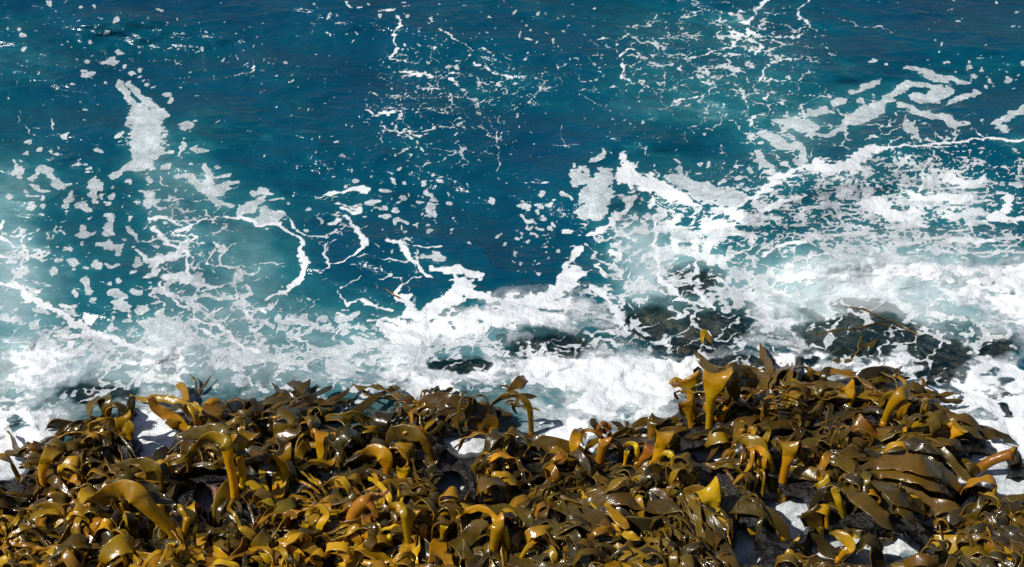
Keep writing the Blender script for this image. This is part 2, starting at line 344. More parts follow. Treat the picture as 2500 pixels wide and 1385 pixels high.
# flat rounded islands of foam drifting shorewards
fw = 20 * fbm(U / 60, V / 60, 55, 2)
c1, _c2 = cells((U + fw) / 21, (V + fw) / 17, 57)
isl = fbm((U + fw) / 62, (V - fw) / 34, 56, 3) + 0.5 * (0.42 - c1)
Di = np.zeros_like(PX)
for a in [(800,850,210,60,1.0), (900,930,230,50,.8), (650,930,130,60,.6), (1050,860,120,60,.8), (560,860,90,50,.45), (450,820,120,60,.4), (120,800,160,70,.5), (1700,640,110,80,.5), (2000,560,240,70,.35), (2350,440,160,60,.35), (1450,740,110,60,.6), (1640,560,80,60,.4), (2200,720,250,60,.3)]:
    blob(Di, *a)
im = np.clip(0.5 + (isl - 0.95 + 0.95 * np.clip(Di, 0, 1.1)) * 5, 0, 1) * (Di > 0.06)
FOAM = np.maximum(FOAM, im)
THICK = np.maximum(THICK, 0.35 * im)
THICK = np.maximum(THICK, 0.6 * st)

# the broad white wash along the shore
SH = np.zeros_like(PX)
for a in [(2300,680,330,50,.95), (2150,640,150,40,.55), (2450,760,160,80,.65), (1900,780,70,70,.9), (2000,880,330,45,.8), (2300,950,200,110,1.05), (1950,690,90,40,.7), (1700,920,250,55,.9), (1500,980,200,90,1.25), (1350,760,170,60,1.0),
          (1100,790,140,50,.9), (1100,940,170,60,.65), (1330,890,230,45,1.0), (950,830,90,50,.6), (900,900,160,50,.55), (250,880,260,60,.72), (60,900,110,90,.7), (30,1060,120,100,1.2), (200,1010,130,40,.55), (380,1060,60,100,1.5),
          (420,860,90,60,.7), (600,930,120,50,.55), (1150,1080,110,60,1.3), (30,1170,90,90,1.3), (2480,1080,80,140,1.3), (2330,1280,110,70,1.2), (2450,1200,90,60,1.0), (800,960,160,40,.55), (1010,1000,70,50,.8), (450,990,40,90,.8),
          (1850,1290,150,110,1.2), (330,1300,90,60,1.1), (1100,1180,50,40,1.2), (2150,1330,200,50,1.2), (780,1150,60,60,1.0), (2600,700,120,200,1.0)]:
    blob(SH, *a)
wash = np.clip(0.5 + (SH * 0.82 - 0.78 + 0.50 * fbm((U + 30 * wob1x) / 95, (V + 30 * wob1y) / 50, 61, 5, .55) + 0.16 * fbm(U / 20, V / 14, 62, 3)) * 3.2, 0, 1)
wash *= (PY > 560)
HOLE = np.zeros_like(PX)
rx_ = (lx * .84 + ly * .54) / 130; ry_ = (-lx * .54 + ly * .84) / 62
f1, f2 = cells(rx_, ry_, 8); E1r = (f2 - f1) * .8
for s in A8([
 [(70,600,10),(130,640,45),(220,660,60),(290,690,45),(320,740,14)], [(20,690,30),(45,700,20)], [(420,640,24),(470,660,30),(490,690,20)],
 [(580,500,22),(640,560,40),(740,520,70),(850,540,70),(950,540,50),(1020,560,18)], [(680,590,30),(780,620,30),(900,610,34)], [(800,670,25),(870,680,55),(950,690,40)], [(700,720,22),(780,740,20),(850,735,20)],
 [(960,760,14),(1060,760,25),(1160,770,36),(1230,770,20)], [(1300,400,26),(1380,410,45),(1480,405,55),(1590,405,42),(1670,410,12)], [(1580,500,25),(1680,500,65),(1800,510,65),(1880,540,30)], [(1430,520,25),(1500,550,34)],
 [(1380,600,22),(1440,600,24)], [(1520,600,24),(1620,610,55),(1750,640,75),(1880,640,60),(1980,640,30)], [(1960,660,24),(2050,670,24),(2090,690,10)], [(2000,750,26),(2100,760,50),(2200,800,44),(2210,850,20)], [(2010,850,20),(2080,880,24),(2190,915,10)],
 [(2290,710,20),(2360,690,48),(2430,690,24)], [(2130,590,20),(2200,620,40),(2250,640,20)], [(1410,760,24),(1470,760,22)], [(2310,820,18),(2350,800,22)], [(2380,860,22),(2420,850,16)], [(2390,980,18),(2420,1020,26)], [(2480,780,20),(2540,770,30)],
 [(1900,390,40),(1960,420,50),(1990,450,20)], [(1280,650,14),(1330,660,10)], [(1680,760,22),(1730,770,16)], [(1270,700,16),(1340,710,12)],
 [(560,250,20),(580,330,55),(640,300,55),(640,210,45)], [(450,370,20),(520,400,25)], [(370,420,25),(420,470,25)], [(130,520,10),(250,520,12)],
]): stroke(HOLE, s, soft=4)
for s in A7([[(2270,510,20),(2330,530,40),(2330,590,30)], [(2400,450,20),(2440,440,40),(2470,480,20)], [(2090,350,12),(2120,365,14)], [(2200,365,10)], [(2220,390,10)], [(2360,370,14)],
 [(380,600,40),(480,590,20)], [(560,610,20),(690,590,14)], [(430,660,40),(600,650,50)], [(60,720,40),(120,700,20)], [(920,540,40),(980,520,30),(960,590,30)], [(1130,610,20),(1060,640,30)], [(1260,640,60),(1320,600,40)], [(1500,720,40),(1650,690,50)],
 [(80,870,50)], [(270,760,40)], [(360,345,8)]]):
    stroke(HOLE, s, soft=4)
_rk = np.zeros_like(PX)
for x, y, rx, ry in [(1590,790,80,42),(1745,800,100,48),(1690,845,90,24),(1815,885,100,22),(2110,822,195,62),(2300,872,75,42),(2290,915,62,26),(240,962,90,26),(850,1000,70,26),(1130,895,90,20)]: blob(_rk, x, y, rx, ry, 1.0, mode='max')
_rk = sstep(0.28, 0.62, _rk + 0.22 * fbm(U / 50, V / 50, 66, 4))
HOLE = np.maximum(HOLE, _rk)
wash = wash * (1 - HOLE)
hlace = np.clip(0.5 + (0.055 + 0.12 * brk * FINE - E1r) * 12, 0, 1) * HOLE * (PY > 540)
FOAM = np.maximum(FOAM * (1 - 0.9 * HOLE * (PY > 560)), np.maximum(wash, hlace))
WASH2 = np.clip(SH - 0.5, 0, 1)
THICK = np.maximum(THICK, np.clip(wash * (0.45 + 0.9 * WASH2), 0, 1))
vx, vy = U + 60 * fbm(U / 150, V / 150, 63, 3), V + 60 * fbm(U / 150, V / 150, 64, 3)
ROCKS = [(1590,790,80,42),(1745,800,100,48),(1690,845,90,24),(1815,885,100,22),(2110,822,195,62),(2300,872,75,42),(2290,915,62,26),(2430,845,48,28),(1690,690,60,36),(2455,990,40,46),(1975,880,30,20),(240,962,90,26),(850,1000,70,26),(1130,895,90,20),(1350,850,100,35)]
RK = np.zeros_like(PX)
for x, y, rx, ry in ROCKS: blob(RK, x, y, rx, ry, 1.0, mode='max')
RKM = sstep(0.28, 0.62, RK + 0.22 * fbm(U / 50, V / 50, 66, 4))
VEIL = np.clip(0.55 * SH - 0.12 + 0.50 * fbm(vx / 120, vy / 48, 65, 6, .62) - 0.13 * sstep(1250, 800, PX) + 0.22 * (1 - 2.2 * np.abs(fbm(vx / 70, vy / 34, 67, 4, .6))) * np.clip(SH, 0, 1), 0, 0.95) * sstep(560, 640, PY) * (1 - 0.86 * HOLE) * (1 - 0.9 * RKM) * sstep(0.1, 0.45, SH)
VEIL *= 1 - 0.85 * sstep(1150, 600, PX) * sstep(870, 780, PY + 30 * wob1x)
THICK = np.maximum(THICK, VEIL * 0.6)

# air whipped into the water, and sky-reflection wisps painted in: 0 clear deep blue, 1 milky white
MILK = 0.07 + 0.13 * fbm(U / 420, V / 300, 71, 4) + 0.07 * fbm((U + 40 * wob1x) / 120, (V + 40 * wob1y) / 60, 72, 5, .6)
for a in [(620,620,150,100,.42), (0,560,110,170,.45), (40,740,150,110,.38), (200,870,330,90,.40), (420,560,120,160,.22), (420,380,130,120,.22), (520,760,260,110,.34), (850,830,260,110,.36), (1560,620,80,150,.46), (1640,700,130,110,.26),
          (1750,640,120,90,.15), (1850,190,200,110,.15), (1600,270,250,90,.11), (2000,300,300,100,.18), (1650,380,130,80,.12), (2250,480,350,110,.12), (2300,640,330,60,.4), (2000,680,200,70,.32), (2100,760,420,120,.40), (600,930,400,90,.45),
          (1300,830,350,110,.45), (1350,470,60,80,.08), (1750,50,300,60,.10), (2200,760,320,90,.4), (100,960,260,110,.4), (1200,420,80,90,.1), (1000,640,60,60,.12), (60,300,200,250,.10)]:
    blob(MILK, *a)
for a in [(1280,520,110,130,.8), (1150,470,220,120,.4), (1300,660,110,50,.6), (1050,100,330,130,.45), (1900,60,70,40,.6), (2350,60,200,70,.4), (980,690,90,40,.4), (620,150,330,120,.2)]:
    blob(MILK, *a, mode='mul')
MILK = np.clip(MILK, 0.0, 1)
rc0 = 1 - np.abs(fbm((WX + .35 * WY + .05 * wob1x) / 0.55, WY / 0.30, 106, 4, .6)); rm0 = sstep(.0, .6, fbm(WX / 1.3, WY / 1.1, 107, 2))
sheen_mask = np.zeros_like(PX)
for a in [(1750,260,330,110,1.0), (1500,340,160,60,.8), (2150,150,280,60,.9), (1750,60,300,60,.8), (600,180,200,50,.7), (420,300,200,80,.5), (720,330,120,50,.8), (60,150,110,40,.9), (850,440,120,80,.4), (1030,40,90,40,.7), (2400,60,120,40,.7), (560,330,60,70,.8)]: blob(sheen_mask, *a)
MILK = MILK + 0.15 * np.clip(rc0, 0, 1) ** 5 * np.clip(.35 * rm0 + sheen_mask, 0, 1.2) * (0.6 + .8 * np.clip(fbm(U / 40, V / 12, 108, 3), -.5, 1)) * sstep(700, 500, PY)  # pale wisps along the crests, painted in place of sky reflection
mist = np.clip(SH * 0.40 + 0.12 * fbm(U / 90, V / 60, 81, 3), 0, 1) * sstep(560, 640, PY) * (1 - 0.6 * HOLE)
mist = np.maximum(mist, 0.60 * sstep(760, 1000, PY - 0.05 * (PX - 1250) * (PX > 1250)) * (1 - 0.15 * HOLE))
def blur(A, k):
    for ax in (0, 1):
        for _ in range(2):
            c = np.cumsum(np.concatenate([np.repeat(np.take(A, [0], ax), k + 1, ax), A, np.repeat(np.take(A, [-1], ax), k, ax)], ax), ax)
            n_ = A.shape[ax]
            A = (np.take(c, np.arange(2 * k + 1, 2 * k + 1 + n_), ax) - np.take(c, np.arange(0, n_), ax)) / (2 * k + 1)
    return A
MILK = MILK + (0.26 * blur(np.clip(FOAM, 0, 1), 9) + 0.08 * blur(np.clip(FOAM, 0, 1), 3)) * (0.15 + 0.85 * sstep(760, 560, PY))   # bubbles carried down around the foam
MILK = np.clip(np.maximum(MILK, mist * 0.95) * (1 - 0.40 * RKM), 0, 1)

# ------------------------------------------------------------------ height of the water
def ridge(pts, h, front, back):
    out = np.zeros_like(PX); best = np.full(PX.shape, 1e9)
    for (x0, y0), (x1, y1) in zip(pts[:-1], pts[1:]):
        dx, dy = x1 - x0, y1 - y0
        t = np.clip(((PX - x0) * dx + (PY - y0) * dy) / (dx * dx + dy * dy), 0, 1)
        ex, ey = PX - x0 - dx * t, PY - y0 - dy * t
        d = np.hypot(ex, ey) * np.sign(ey + 1e-9)
        best = np.where(np.abs(d) < np.abs(best), d, best)
    return h * np.where(best > 0, np.exp(-(best / front) ** 2), np.exp(-(best / back) ** 2))
HW = ridge([(1740,530),(1900,440),(2010,395),(2110,368),(2300,345),(2500,340),(2900,335)], 0.22, 130, 90)
HW *= sstep(1560, 1900, PX)
HW += ridge([(1380,440),(1560,330),(1800,240),(2100,150),(2600,120)], 0.07, 80, 90) * sstep(1250, 1500, PX)
HW += ridge([(1950,640),(2130,612),(2300,600),(2700,590)], 0.10, 60, 40) * sstep(1850, 2050, PX)
HW += ridge([(-200,300),(60,150),(400,190),(640,180)], 0.03, 60, 50)
HW += ridge([(1480,500),(1560,450),(1650,480),(1800,520)], 0.05, 40, 50)
fade = np.clip(SC * 1.6, 0, 1)
HW += (0.075 * (0.2 + 0.8 * sstep(930, 650, PY)) * fbm(WX / 1.2 + .4 * WY, WY / 0.85, 101, 2) + 0.022 * fbm(WX / 0.42 + WY * .6, WY / 0.26, 102, 3)) * fade
rc = 1 - np.abs(fbm((WX + .35 * WY) / 0.75, WY / 0.42, 106, 3)) ; rm = sstep(.05, .6, fbm(WX / 1.3, WY / 1.1, 107, 2))
HW += 0.017 * np.clip(rc, 0, 1) ** 3 * rm * fade
HW += 0.0022 * fbm(WX / 0.16 + WY * 2, WY / 0.09, 103, 2) * fade
HW += np.clip(SH - .3, 0, 1) * 0.030 * np.abs(fbm(U / 90, V / 70, 104, 3)) * sstep(560, 640, PY) * (1 - RKM)

# ------------------------------------------------------------------ height of the reef below
edge = [(-3000,1140),(0,1120),(100,1108),(200,1045),(300,990),(420,985),(560,975),(700,985),(800,1035),(900,1075),(960,1040),(1040,990),(1200,1010),(1280,1062),(1440,1115),(1570,1080),(1650,1005),(1700,970),(1860,930),(2060,930),(2200,960),(2330,1030),(2420,1110),(2520,1150),(5000,1250)]
eY = np.interp(PX, [e[0] for e in edge], [e[1] for e in edge])
into = (PY - eY) + 26 * fbm(WX / .35, WY / .35, 121, 3)
HR = np.where(into > 0, 0.02 + 0.16 * (1 - np.exp(-np.clip(into, 0, None) / 130)), 0.02 - 1.4 * (1 - np.exp(np.clip(into, None, 0) / 260)) - 0.0009 * np.clip(-into, 0, 400))
HR += 0.05 * fbm(WX / 0.28, WY / 0.28, 122, 4) * sstep(-200, 60, into) + 0.012 * fbm(WX / .05, WY / .05, 123, 3)
pools = [(370,1060,55,70),(0,1135,60,36),(330,1305,60,30),(1100,1180,40,24),(1150,1075,70,40),(1390,1060,90,50),(1925,1265,62,62),(1870,1200,30,30),(1820,1340,40,60),(2310,1225,90,40),(2110,1335,170,50),(2480,1190,60,30),(780,1150,30,30),(1740,1110,60,25),(2380,1150,80,40),(500,1240,26,60)]
POOL = np.zeros_like(PX)
for x, y, rx, ry in pools: blob(POOL, x, y, rx, ry, 1.0, mode='max')
HR -= 0.30 * sstep(0.25, 0.8, POOL) * sstep(-80, 30, into)
HW = np.where(PY > 1150, HW * 0.4 + 0.01, HW)
pf = sstep(.3, .55, POOL - .04 + .30 * fbm(U / 22, V / 22, 131, 3) + .35 * fbm((U + 30 * wob1x) / 60, V / 40, 132, 4)) * (PY > 1000)
FOAM = np.maximum(np.where(PY > 1120, 0, FOAM), pf)
THICK = np.where(PY > 1120, pf * np.clip(.6 + .5 * fbm(U / 35, V / 35, 133, 3), .25, 1), np.maximum(THICK, pf))
HR = np.where(RK > .10, np.maximum(HR, HW - .05 - .16 * (1 - np.clip(RK, 0, 1)) + .02 * fbm(WX / .12, WY / .12, 125, 3)), HR)
depth = np.clip(HW - HR, 0, None)
ALPHA = np.clip(1 - np.exp(-depth * 3.2), 0.25, 1)
ALPHA = np.maximum(ALPHA, 0.9 * MILK * (1 - 0.7 * HOLE))
ALPHA = np.clip(ALPHA * (1 - 0.75 * sstep(0.25, 0.7, RK)), 0.12, 1)

def bil(A, px, py):
    i = int(np.clip(np.searchsorted(gx, px) - 1, 0, NX - 2)); j = int(np.clip(np.searchsorted(gy, py) - 1, 0, NY - 2))
    fx = min(max((px - gx[i]) / (gx[i + 1] - gx[i]), 0), 1); fy = min(max((py - gy[j]) / (gy[j + 1] - gy[j]), 0), 1)
    return float((A[j, i] * (1 - fx) + A[j, i + 1] * fx) * (1 - fy) + (A[j + 1, i] * (1 - fx) + A[j + 1, i + 1] * fx) * fy)
FLOOR = np.maximum(HR, HW)
def floor_px(px, py): return bil(FLOOR, px, py)
def floor_xy(x, y):
    z = 0.08
    for k in range(2):
        px, py = project(x, y, z); z = floor_px(px, py)
    return z

# ------------------------------------------------------------------ materials
def new_mat(name):
    m = bpy.data.materials.new(name); m.use_nodes = True
    n = m.node_tree.nodes; n.clear()
    return m, n, m.node_tree.links
def nd(n, t, **kw):
    x = n.new(t)
    for k, v in kw.items(): setattr(x, k, v)
    return x
def math_n(n, l, op, a, b=None, c=None, clamp=False):
    x = n.new('ShaderNodeMath'); x.operation = op; x.use_clamp = clamp
    for i, v in enumerate((a, b, c)):
        if v is None: continue
        if hasattr(v, 'is_linked') or hasattr(v, 'links'): l.new(v, x.inputs[i])
        else: x.inputs[i].default_value = v
    return x.outputs[0]
def ramp_n(n, l, fac, stops, interp='LINEAR'):
    x = n.new('ShaderNodeValToRGB'); cr = x.color_ramp; cr.interpolation = interp
    while len(cr.elements) < len(stops): cr.elements.new(0.5)
    for e, (p, c) in zip(cr.elements, stops):
        e.position = p; e.color = (*c, 1) if len(c) == 3 else c
    l.new(fac, x.inputs[0]); return x.outputs[0]
def mapr(n, l, v, a, b, c=0, d=1, smooth=True):
    x = n.new('ShaderNodeMapRange'); x.interpolation_type = 'SMOOTHSTEP' if smooth else 'LINEAR'
    l.new(v, x.inputs[0])
    for i, q in zip((1, 2, 3, 4), (a, b, c, d)): x.inputs[i].default_value = q
    return x.outputs[0]
def noise_n(n, l, vec, scale, detail=4, rough=0.55, dist=0.0):
    x = n.new('ShaderNodeTexNoise'); x.inputs['Scale'].default_value = scale; x.inputs['Detail'].default_value = detail
    x.inputs['Roughness'].default_value = rough; x.inputs['Distortion'].default_value = dist
    l.new(vec, x.inputs['Vector']); return x.outputs['Fac']
def attr_n(n, name):
    x = n.new('ShaderNodeAttribute'); x.attribute_name = name; return x.outputs['Fac']
def mix_rgb(n, l, fac, a, b, bt='MIX'):
    x = n.new('ShaderNodeMix'); x.data_type = 'RGBA'; x.blend_type = bt
    for s, v in ((x.inputs[0], fac), (x.inputs[6], a), (x.inputs[7], b)):
        if hasattr(v, 'links'): l.new(v, s)
        else: s.default_value = v if isinstance(v, (int, float)) else (*v, 1)
    return x.outputs[2]

def make_water():
    m, n, l = new_mat('sea_water')
    geo = nd(n, 'ShaderNodeNewGeometry'); pos = geo.outputs['Position']
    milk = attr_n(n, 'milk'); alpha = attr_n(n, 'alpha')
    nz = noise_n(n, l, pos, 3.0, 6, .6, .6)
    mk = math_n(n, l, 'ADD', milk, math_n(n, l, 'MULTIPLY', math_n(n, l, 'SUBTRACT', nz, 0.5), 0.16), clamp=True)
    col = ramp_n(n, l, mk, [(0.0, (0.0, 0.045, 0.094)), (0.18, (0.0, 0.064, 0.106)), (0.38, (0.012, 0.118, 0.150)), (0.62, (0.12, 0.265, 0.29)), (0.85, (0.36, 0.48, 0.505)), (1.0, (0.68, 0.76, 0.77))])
    map_ = nd(n, 'ShaderNodeMapping'); map_.inputs['Scale'].default_value = (1, 1.9, 1); map_.inputs['Rotation'].default_value = (0, 0, R(-14)); l.new(pos, map_.inputs[0])
    b1 = noise_n(n, l, map_.outputs[0], 3.4, 4, .5, 1.6)
    b2 = noise_n(n, l, map_.outputs[0], 13, 3, .5, 1.2)
    hgt = math_n(n, l, 'ADD', b1, math_n(n, l, 'MULTIPLY', b2, 0.16))
    bump = nd(n, 'ShaderNodeBump'); bump.inputs['Strength'].default_value = 0.55; bump.inputs['Distance'].default_value = 0.07; l.new(hgt, bump.inputs['Height'])
    bump2 = nd(n, 'ShaderNodeBump'); bump2.inputs['Strength'].default_value = 0.22; bump2.inputs['Distance'].default_value = 0.05; l.new(hgt, bump2.inputs['Height'])
    dif = nd(n, 'ShaderNodeBsdfDiffuse'); l.new(col, dif.inputs['Color']); l.new(bump2.outputs[0], dif.inputs['Normal'])
    tr = nd(n, 'ShaderNodeBsdfTransparent'); tr.inputs[0].default_value = (0.80, 0.86, 0.82, 1)
    body = nd(n, 'ShaderNodeMixShader'); l.new(alpha, body.inputs[0]); l.new(tr.outputs[0], body.inputs[1]); l.new(dif.outputs[0], body.inputs[2])
    gl = nd(n, 'ShaderNodeBsdfGlossy'); gl.inputs['Roughness'].default_value = 0.18; l.new(bump.outputs[0], gl.inputs['Normal'])
    fr = nd(n, 'ShaderNodeFresnel'); fr.inputs[0].default_value = 1.42; l.new(bump.outputs[0], fr.inputs['Normal'])
    out = nd(n, 'ShaderNodeMixShader'); l.new(fr.outputs[0], out.inputs[0]); l.new(body.outputs[0], out.inputs[1]); l.new(gl.outputs[0], out.inputs[2])
    o = nd(n, 'ShaderNodeOutputMaterial'); l.new(out.outputs[0], o.inputs[0])
    return m

def make_foam():
    m, n, l = new_mat('sea_foam')
    geo = nd(n, 'ShaderNodeNewGeometry'); pos = geo.outputs['Position']
    foam = attr_n(n, 'foam'); thick = attr_n(n, 'thick')
    e1 = noise_n(n, l, pos, 55, 4, .6)
    fv = math_n(n, l, 'ADD', foam, math_n(n, l, 'MULTIPLY', math_n(n, l, 'SUBTRACT', e1, 0.5), 0.42))
    cover = mapr(n, l, fv, 0.32, 0.72)
    vor = nd(n, 'ShaderNodeTexVoronoi'); vor.inputs['Scale'].default_value = 95; l.new(pos, vor.inputs['Vector'])
    big = noise_n(n, l, pos, 13, 4, .6, .4)
    pin = mapr(n, l, math_n(n, l, 'ADD', vor.outputs['Distance'], math_n(n, l, 'MULTIPLY', big, 0.5)), 0.42, 0.85, 0.0, 1.0)
    holes = math_n(n, l, 'MULTIPLY', pin, mapr(n, l, thick, 0.25, 0.95, 0.34, 0.05))
    thin = mapr(n, l, big, 0.30, 0.66, 0.60, 1.0)
    thin = math_n(n, l, 'MAXIMUM', thin, mapr(n, l, thick, 0.2, 0.85, 0.0, 1.0))
    a = math_n(n, l, 'MULTIPLY', math_n(n, l, 'MULTIPLY', cover, thin), math_n(n, l, 'SUBTRACT', 1.0, holes))
    veil = attr_n(n, 'veil'); vn = noise_n(n, l, pos, 20, 5, .62, .8)
    va = math_n(n, l, 'MULTIPLY', veil, mapr(n, l, vn, 0.25, 0.65, 0.45, 1.1))
    a = math_n(n, l, 'MAXIMUM', a, va, clamp=True)
    col = mix_rgb(n, l, mapr(n, l, thick, 0.1, 0.9), (0.70, 0.76, 0.78), (0.77, 0.80, 0.82))
    b1 = math_n(n, l, 'ADD', noise_n(n, l, pos, 26, 6, .65), math_n(n, l, 'MULTIPLY', noise_n(n, l, pos, 7, 4, .6, .6), 2.2))
    h = math_n(n, l, 'ADD', b1, math_n(n, l, 'MULTIPLY', vor.outputs['Distance'], 0.25))
    bump = nd(n, 'ShaderNodeBump'); bump.inputs['Strength'].default_value = 0.55; bump.inputs['Distance'].default_value = 0.016; l.new(h, bump.inputs['Height'])
    p = nd(n, 'ShaderNodeBsdfPrincipled'); l.new(col, p.inputs['Base Color']); p.inputs['Roughness'].default_value = 0.55; l.new(bump.outputs[0], p.inputs['Normal'])
    p.inputs['Specular IOR Level'].default_value = 0.25
    tr = nd(n, 'ShaderNodeBsdfTransparent')
    mx = nd(n, 'ShaderNodeMixShader'); l.new(a, mx.inputs[0]); l.new(tr.outputs[0], mx.inputs[1]); l.new(p.outputs[0], mx.inputs[2])
    o = nd(n, 'ShaderNodeOutputMaterial'); l.new(mx.outputs[0], o.inputs[0])
    return m

def make_rock(name, base, dark, pink):
    m, n, l = new_mat(name)
    geo = nd(n, 'ShaderNodeNewGeometry'); pos = geo.outputs['Position']
    a = noise_n(n, l, pos, 9, 6, .65); b = noise_n(n, l, pos, 60, 4, .6); c = noise_n(n, l, pos, 2.3, 4, .6)
    col = mix_rgb(n, l, mapr(n, l, a, .38, .62), dark, base)
    col = mix_rgb(n, l, math_n(n, l, 'MULTIPLY', mapr(n, l, c, .60, .66) if name != 'reef_rock' else mapr(n, l, math_n(n, l, 'ADD', attr_n(n, 'pink'), math_n(n, l, 'MULTIPLY', c, .4)), .45, .8), mapr(n, l, b, .30, .55)), col, pink)
    if name == 'reef_rock': col = mix_rgb(n, l, attr_n(n, 'silt'), col, mix_rgb(n, l, mapr(n, l, a, .35, .65), (0.075, 0.063, 0.048), (0.24, 0.19, 0.125)))
    bump = nd(n, 'ShaderNodeBump'); bump.inputs['Strength'].default_value = 0.9; bump.inputs['Distance'].default_value = 0.02; l.new(math_n(n, l, 'ADD', a, b), bump.inputs['Height'])
    p = nd(n, 'ShaderNodeBsdfPrincipled'); l.new(col, p.inputs['Base Color']); p.inputs['Roughness'].default_value = 0.35; l.new(bump.outputs[0], p.inputs['Normal'])
    o = nd(n, 'ShaderNodeOutputMaterial'); l.new(p.outputs[0], o.inputs[0])
    return m

def make_kelp(name, c_base, c_mid, c_tip, trans=0.30, rough=0.26):
    m, n, l = new_mat(name)
    geo = nd(n, 'ShaderNodeNewGeometry'); pos = geo.outputs['Position']
    t = attr_n(n, 't'); e = attr_n(n, 'e')
    info = nd(n, 'ShaderNodeObjectInfo')
    col = ramp_n(n, l, t, [(0.0, c_base), (0.45, c_mid), (1.0, c_tip)])
    mot = noise_n(n, l, pos, 14, 5, .6, .5)
    hs = nd(n, 'ShaderNodeHueSaturation'); l.new(col, hs.inputs['Color'])
    l.new(math_n(n, l, 'ADD', 0.487, math_n(n, l, 'MULTIPLY', info.outputs['Random'], 0.03)), hs.inputs['Hue'])
    rnd2 = math_n(n, l, 'FRACT', math_n(n, l, 'MULTIPLY', info.outputs['Random'], 37.7))
    val = math_n(n, l, 'MULTIPLY', math_n(n, l, 'ADD', 0.62, math_n(n, l, 'MULTIPLY', rnd2, 0.65)), math_n(n, l, 'ADD', 0.45, math_n(n, l, 'MULTIPLY', math_n(n, l, 'ADD', mot, math_n(n, l, 'MULTIPLY', noise_n(n, l, pos, 70, 3, .6), 0.35)), 0.85)))
    l.new(val, hs.inputs['Value'])
    rim = mapr(n, l, e, 0.93, 0.995, 0, 0.65)
    colr = mix_rgb(n, l, rim, hs.outputs[0], (0.36, 0.20, 0.03))
    fine = noise_n(n, l, pos, 45, 4, .6)
    hh = math_n(n, l, 'ADD', math_n(n, l, 'MULTIPLY', mot, 1.0), math_n(n, l, 'MULTIPLY', fine, 0.25))
    bump = nd(n, 'ShaderNodeBump'); bump.inputs['Strength'].default_value = 0.35; bump.inputs['Distance'].default_value = 0.012; l.new(hh, bump.inputs['Height'])
    p = nd(n, 'ShaderNodeBsdfPrincipled'); l.new(colr, p.inputs['Base Color']); l.new(bump.outputs[0], p.inputs['Normal'])
    l.new(mapr(n, l, fine, .3, .7, rough * 0.7, rough * 1.6), p.inputs['Roughness'])
    p.inputs['IOR'].default_value = 1.45
    p.inputs['Coat Weight'].default_value = 0.55; p.inputs['Coat Roughness'].default_value = 0.07
    wet = noise_n(n, l, pos, 110, 3, .6); b2 = nd(n, 'ShaderNodeBump'); b2.inputs['Strength'].default_value = 0.35; b2.inputs['Distance'].default_value = 0.004
    l.new(math_n(n, l, 'ADD', wet, math_n(n, l, 'MULTIPLY', mot, 2.0)), b2.inputs['Height']); l.new(b2.outputs[0], p.inputs['Coat Normal'])
    tl = nd(n, 'ShaderNodeBsdfTranslucent'); l.new(mix_rgb(n, l, 1.0, colr, (1.0, 0.85, 0.35), 'MULTIPLY'), tl.inputs[0])
    mx = nd(n, 'ShaderNodeMixShader'); mx.inputs[0].default_value = trans
    l.new(p.outputs[0], mx.inputs[1]); l.new(tl.outputs[0], mx.inputs[2])
    o = nd(n, 'ShaderNodeOutputMaterial'); l.new(mx.outputs[0], o.inputs[0])
    return m

M_WATER, M_FOAM = make_water(), make_foam()
M_ROCK = make_rock('reef_rock', (0.016, 0.013, 0.011), (0.006, 0.005, 0.005), (0.30, 0.145, 0.13))  # reef near black: its colour stands in for shade in the kelp gaps
M_WET = make_rock('submerged_rock', (0.15, 0.118, 0.080), (0.040, 0.035, 0.028), (0.17, 0.115, 0.04))
KELP = {
 'gold':  make_kelp('golden_kelp', (0.68, 0.37, 0.004), (0.44, 0.225, 0.005), (0.26, 0.13, 0.006)),
 'rust':  make_kelp('rusty_kelp', (0.42, 0.17, 0.008), (0.33, 0.135, 0.012), (0.24, 0.11, 0.012)),
 'brown': make_kelp('brown_kelp', (0.36, 0.185, 0.005), (0.160, 0.087, 0.006), (0.100, 0.056, 0.008)),
 'olive': make_kelp('olive_kelp', (0.27, 0.150, 0.006), (0.120, 0.072, 0.007), (0.075, 0.048, 0.010)),
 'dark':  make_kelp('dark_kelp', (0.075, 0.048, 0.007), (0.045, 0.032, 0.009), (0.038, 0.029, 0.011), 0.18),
 'lemon': make_kelp('yellow_kelp', (0.66, 0.40, 0.006), (0.54, 0.31, 0.006), (0.40, 0.22, 0.006)),
}

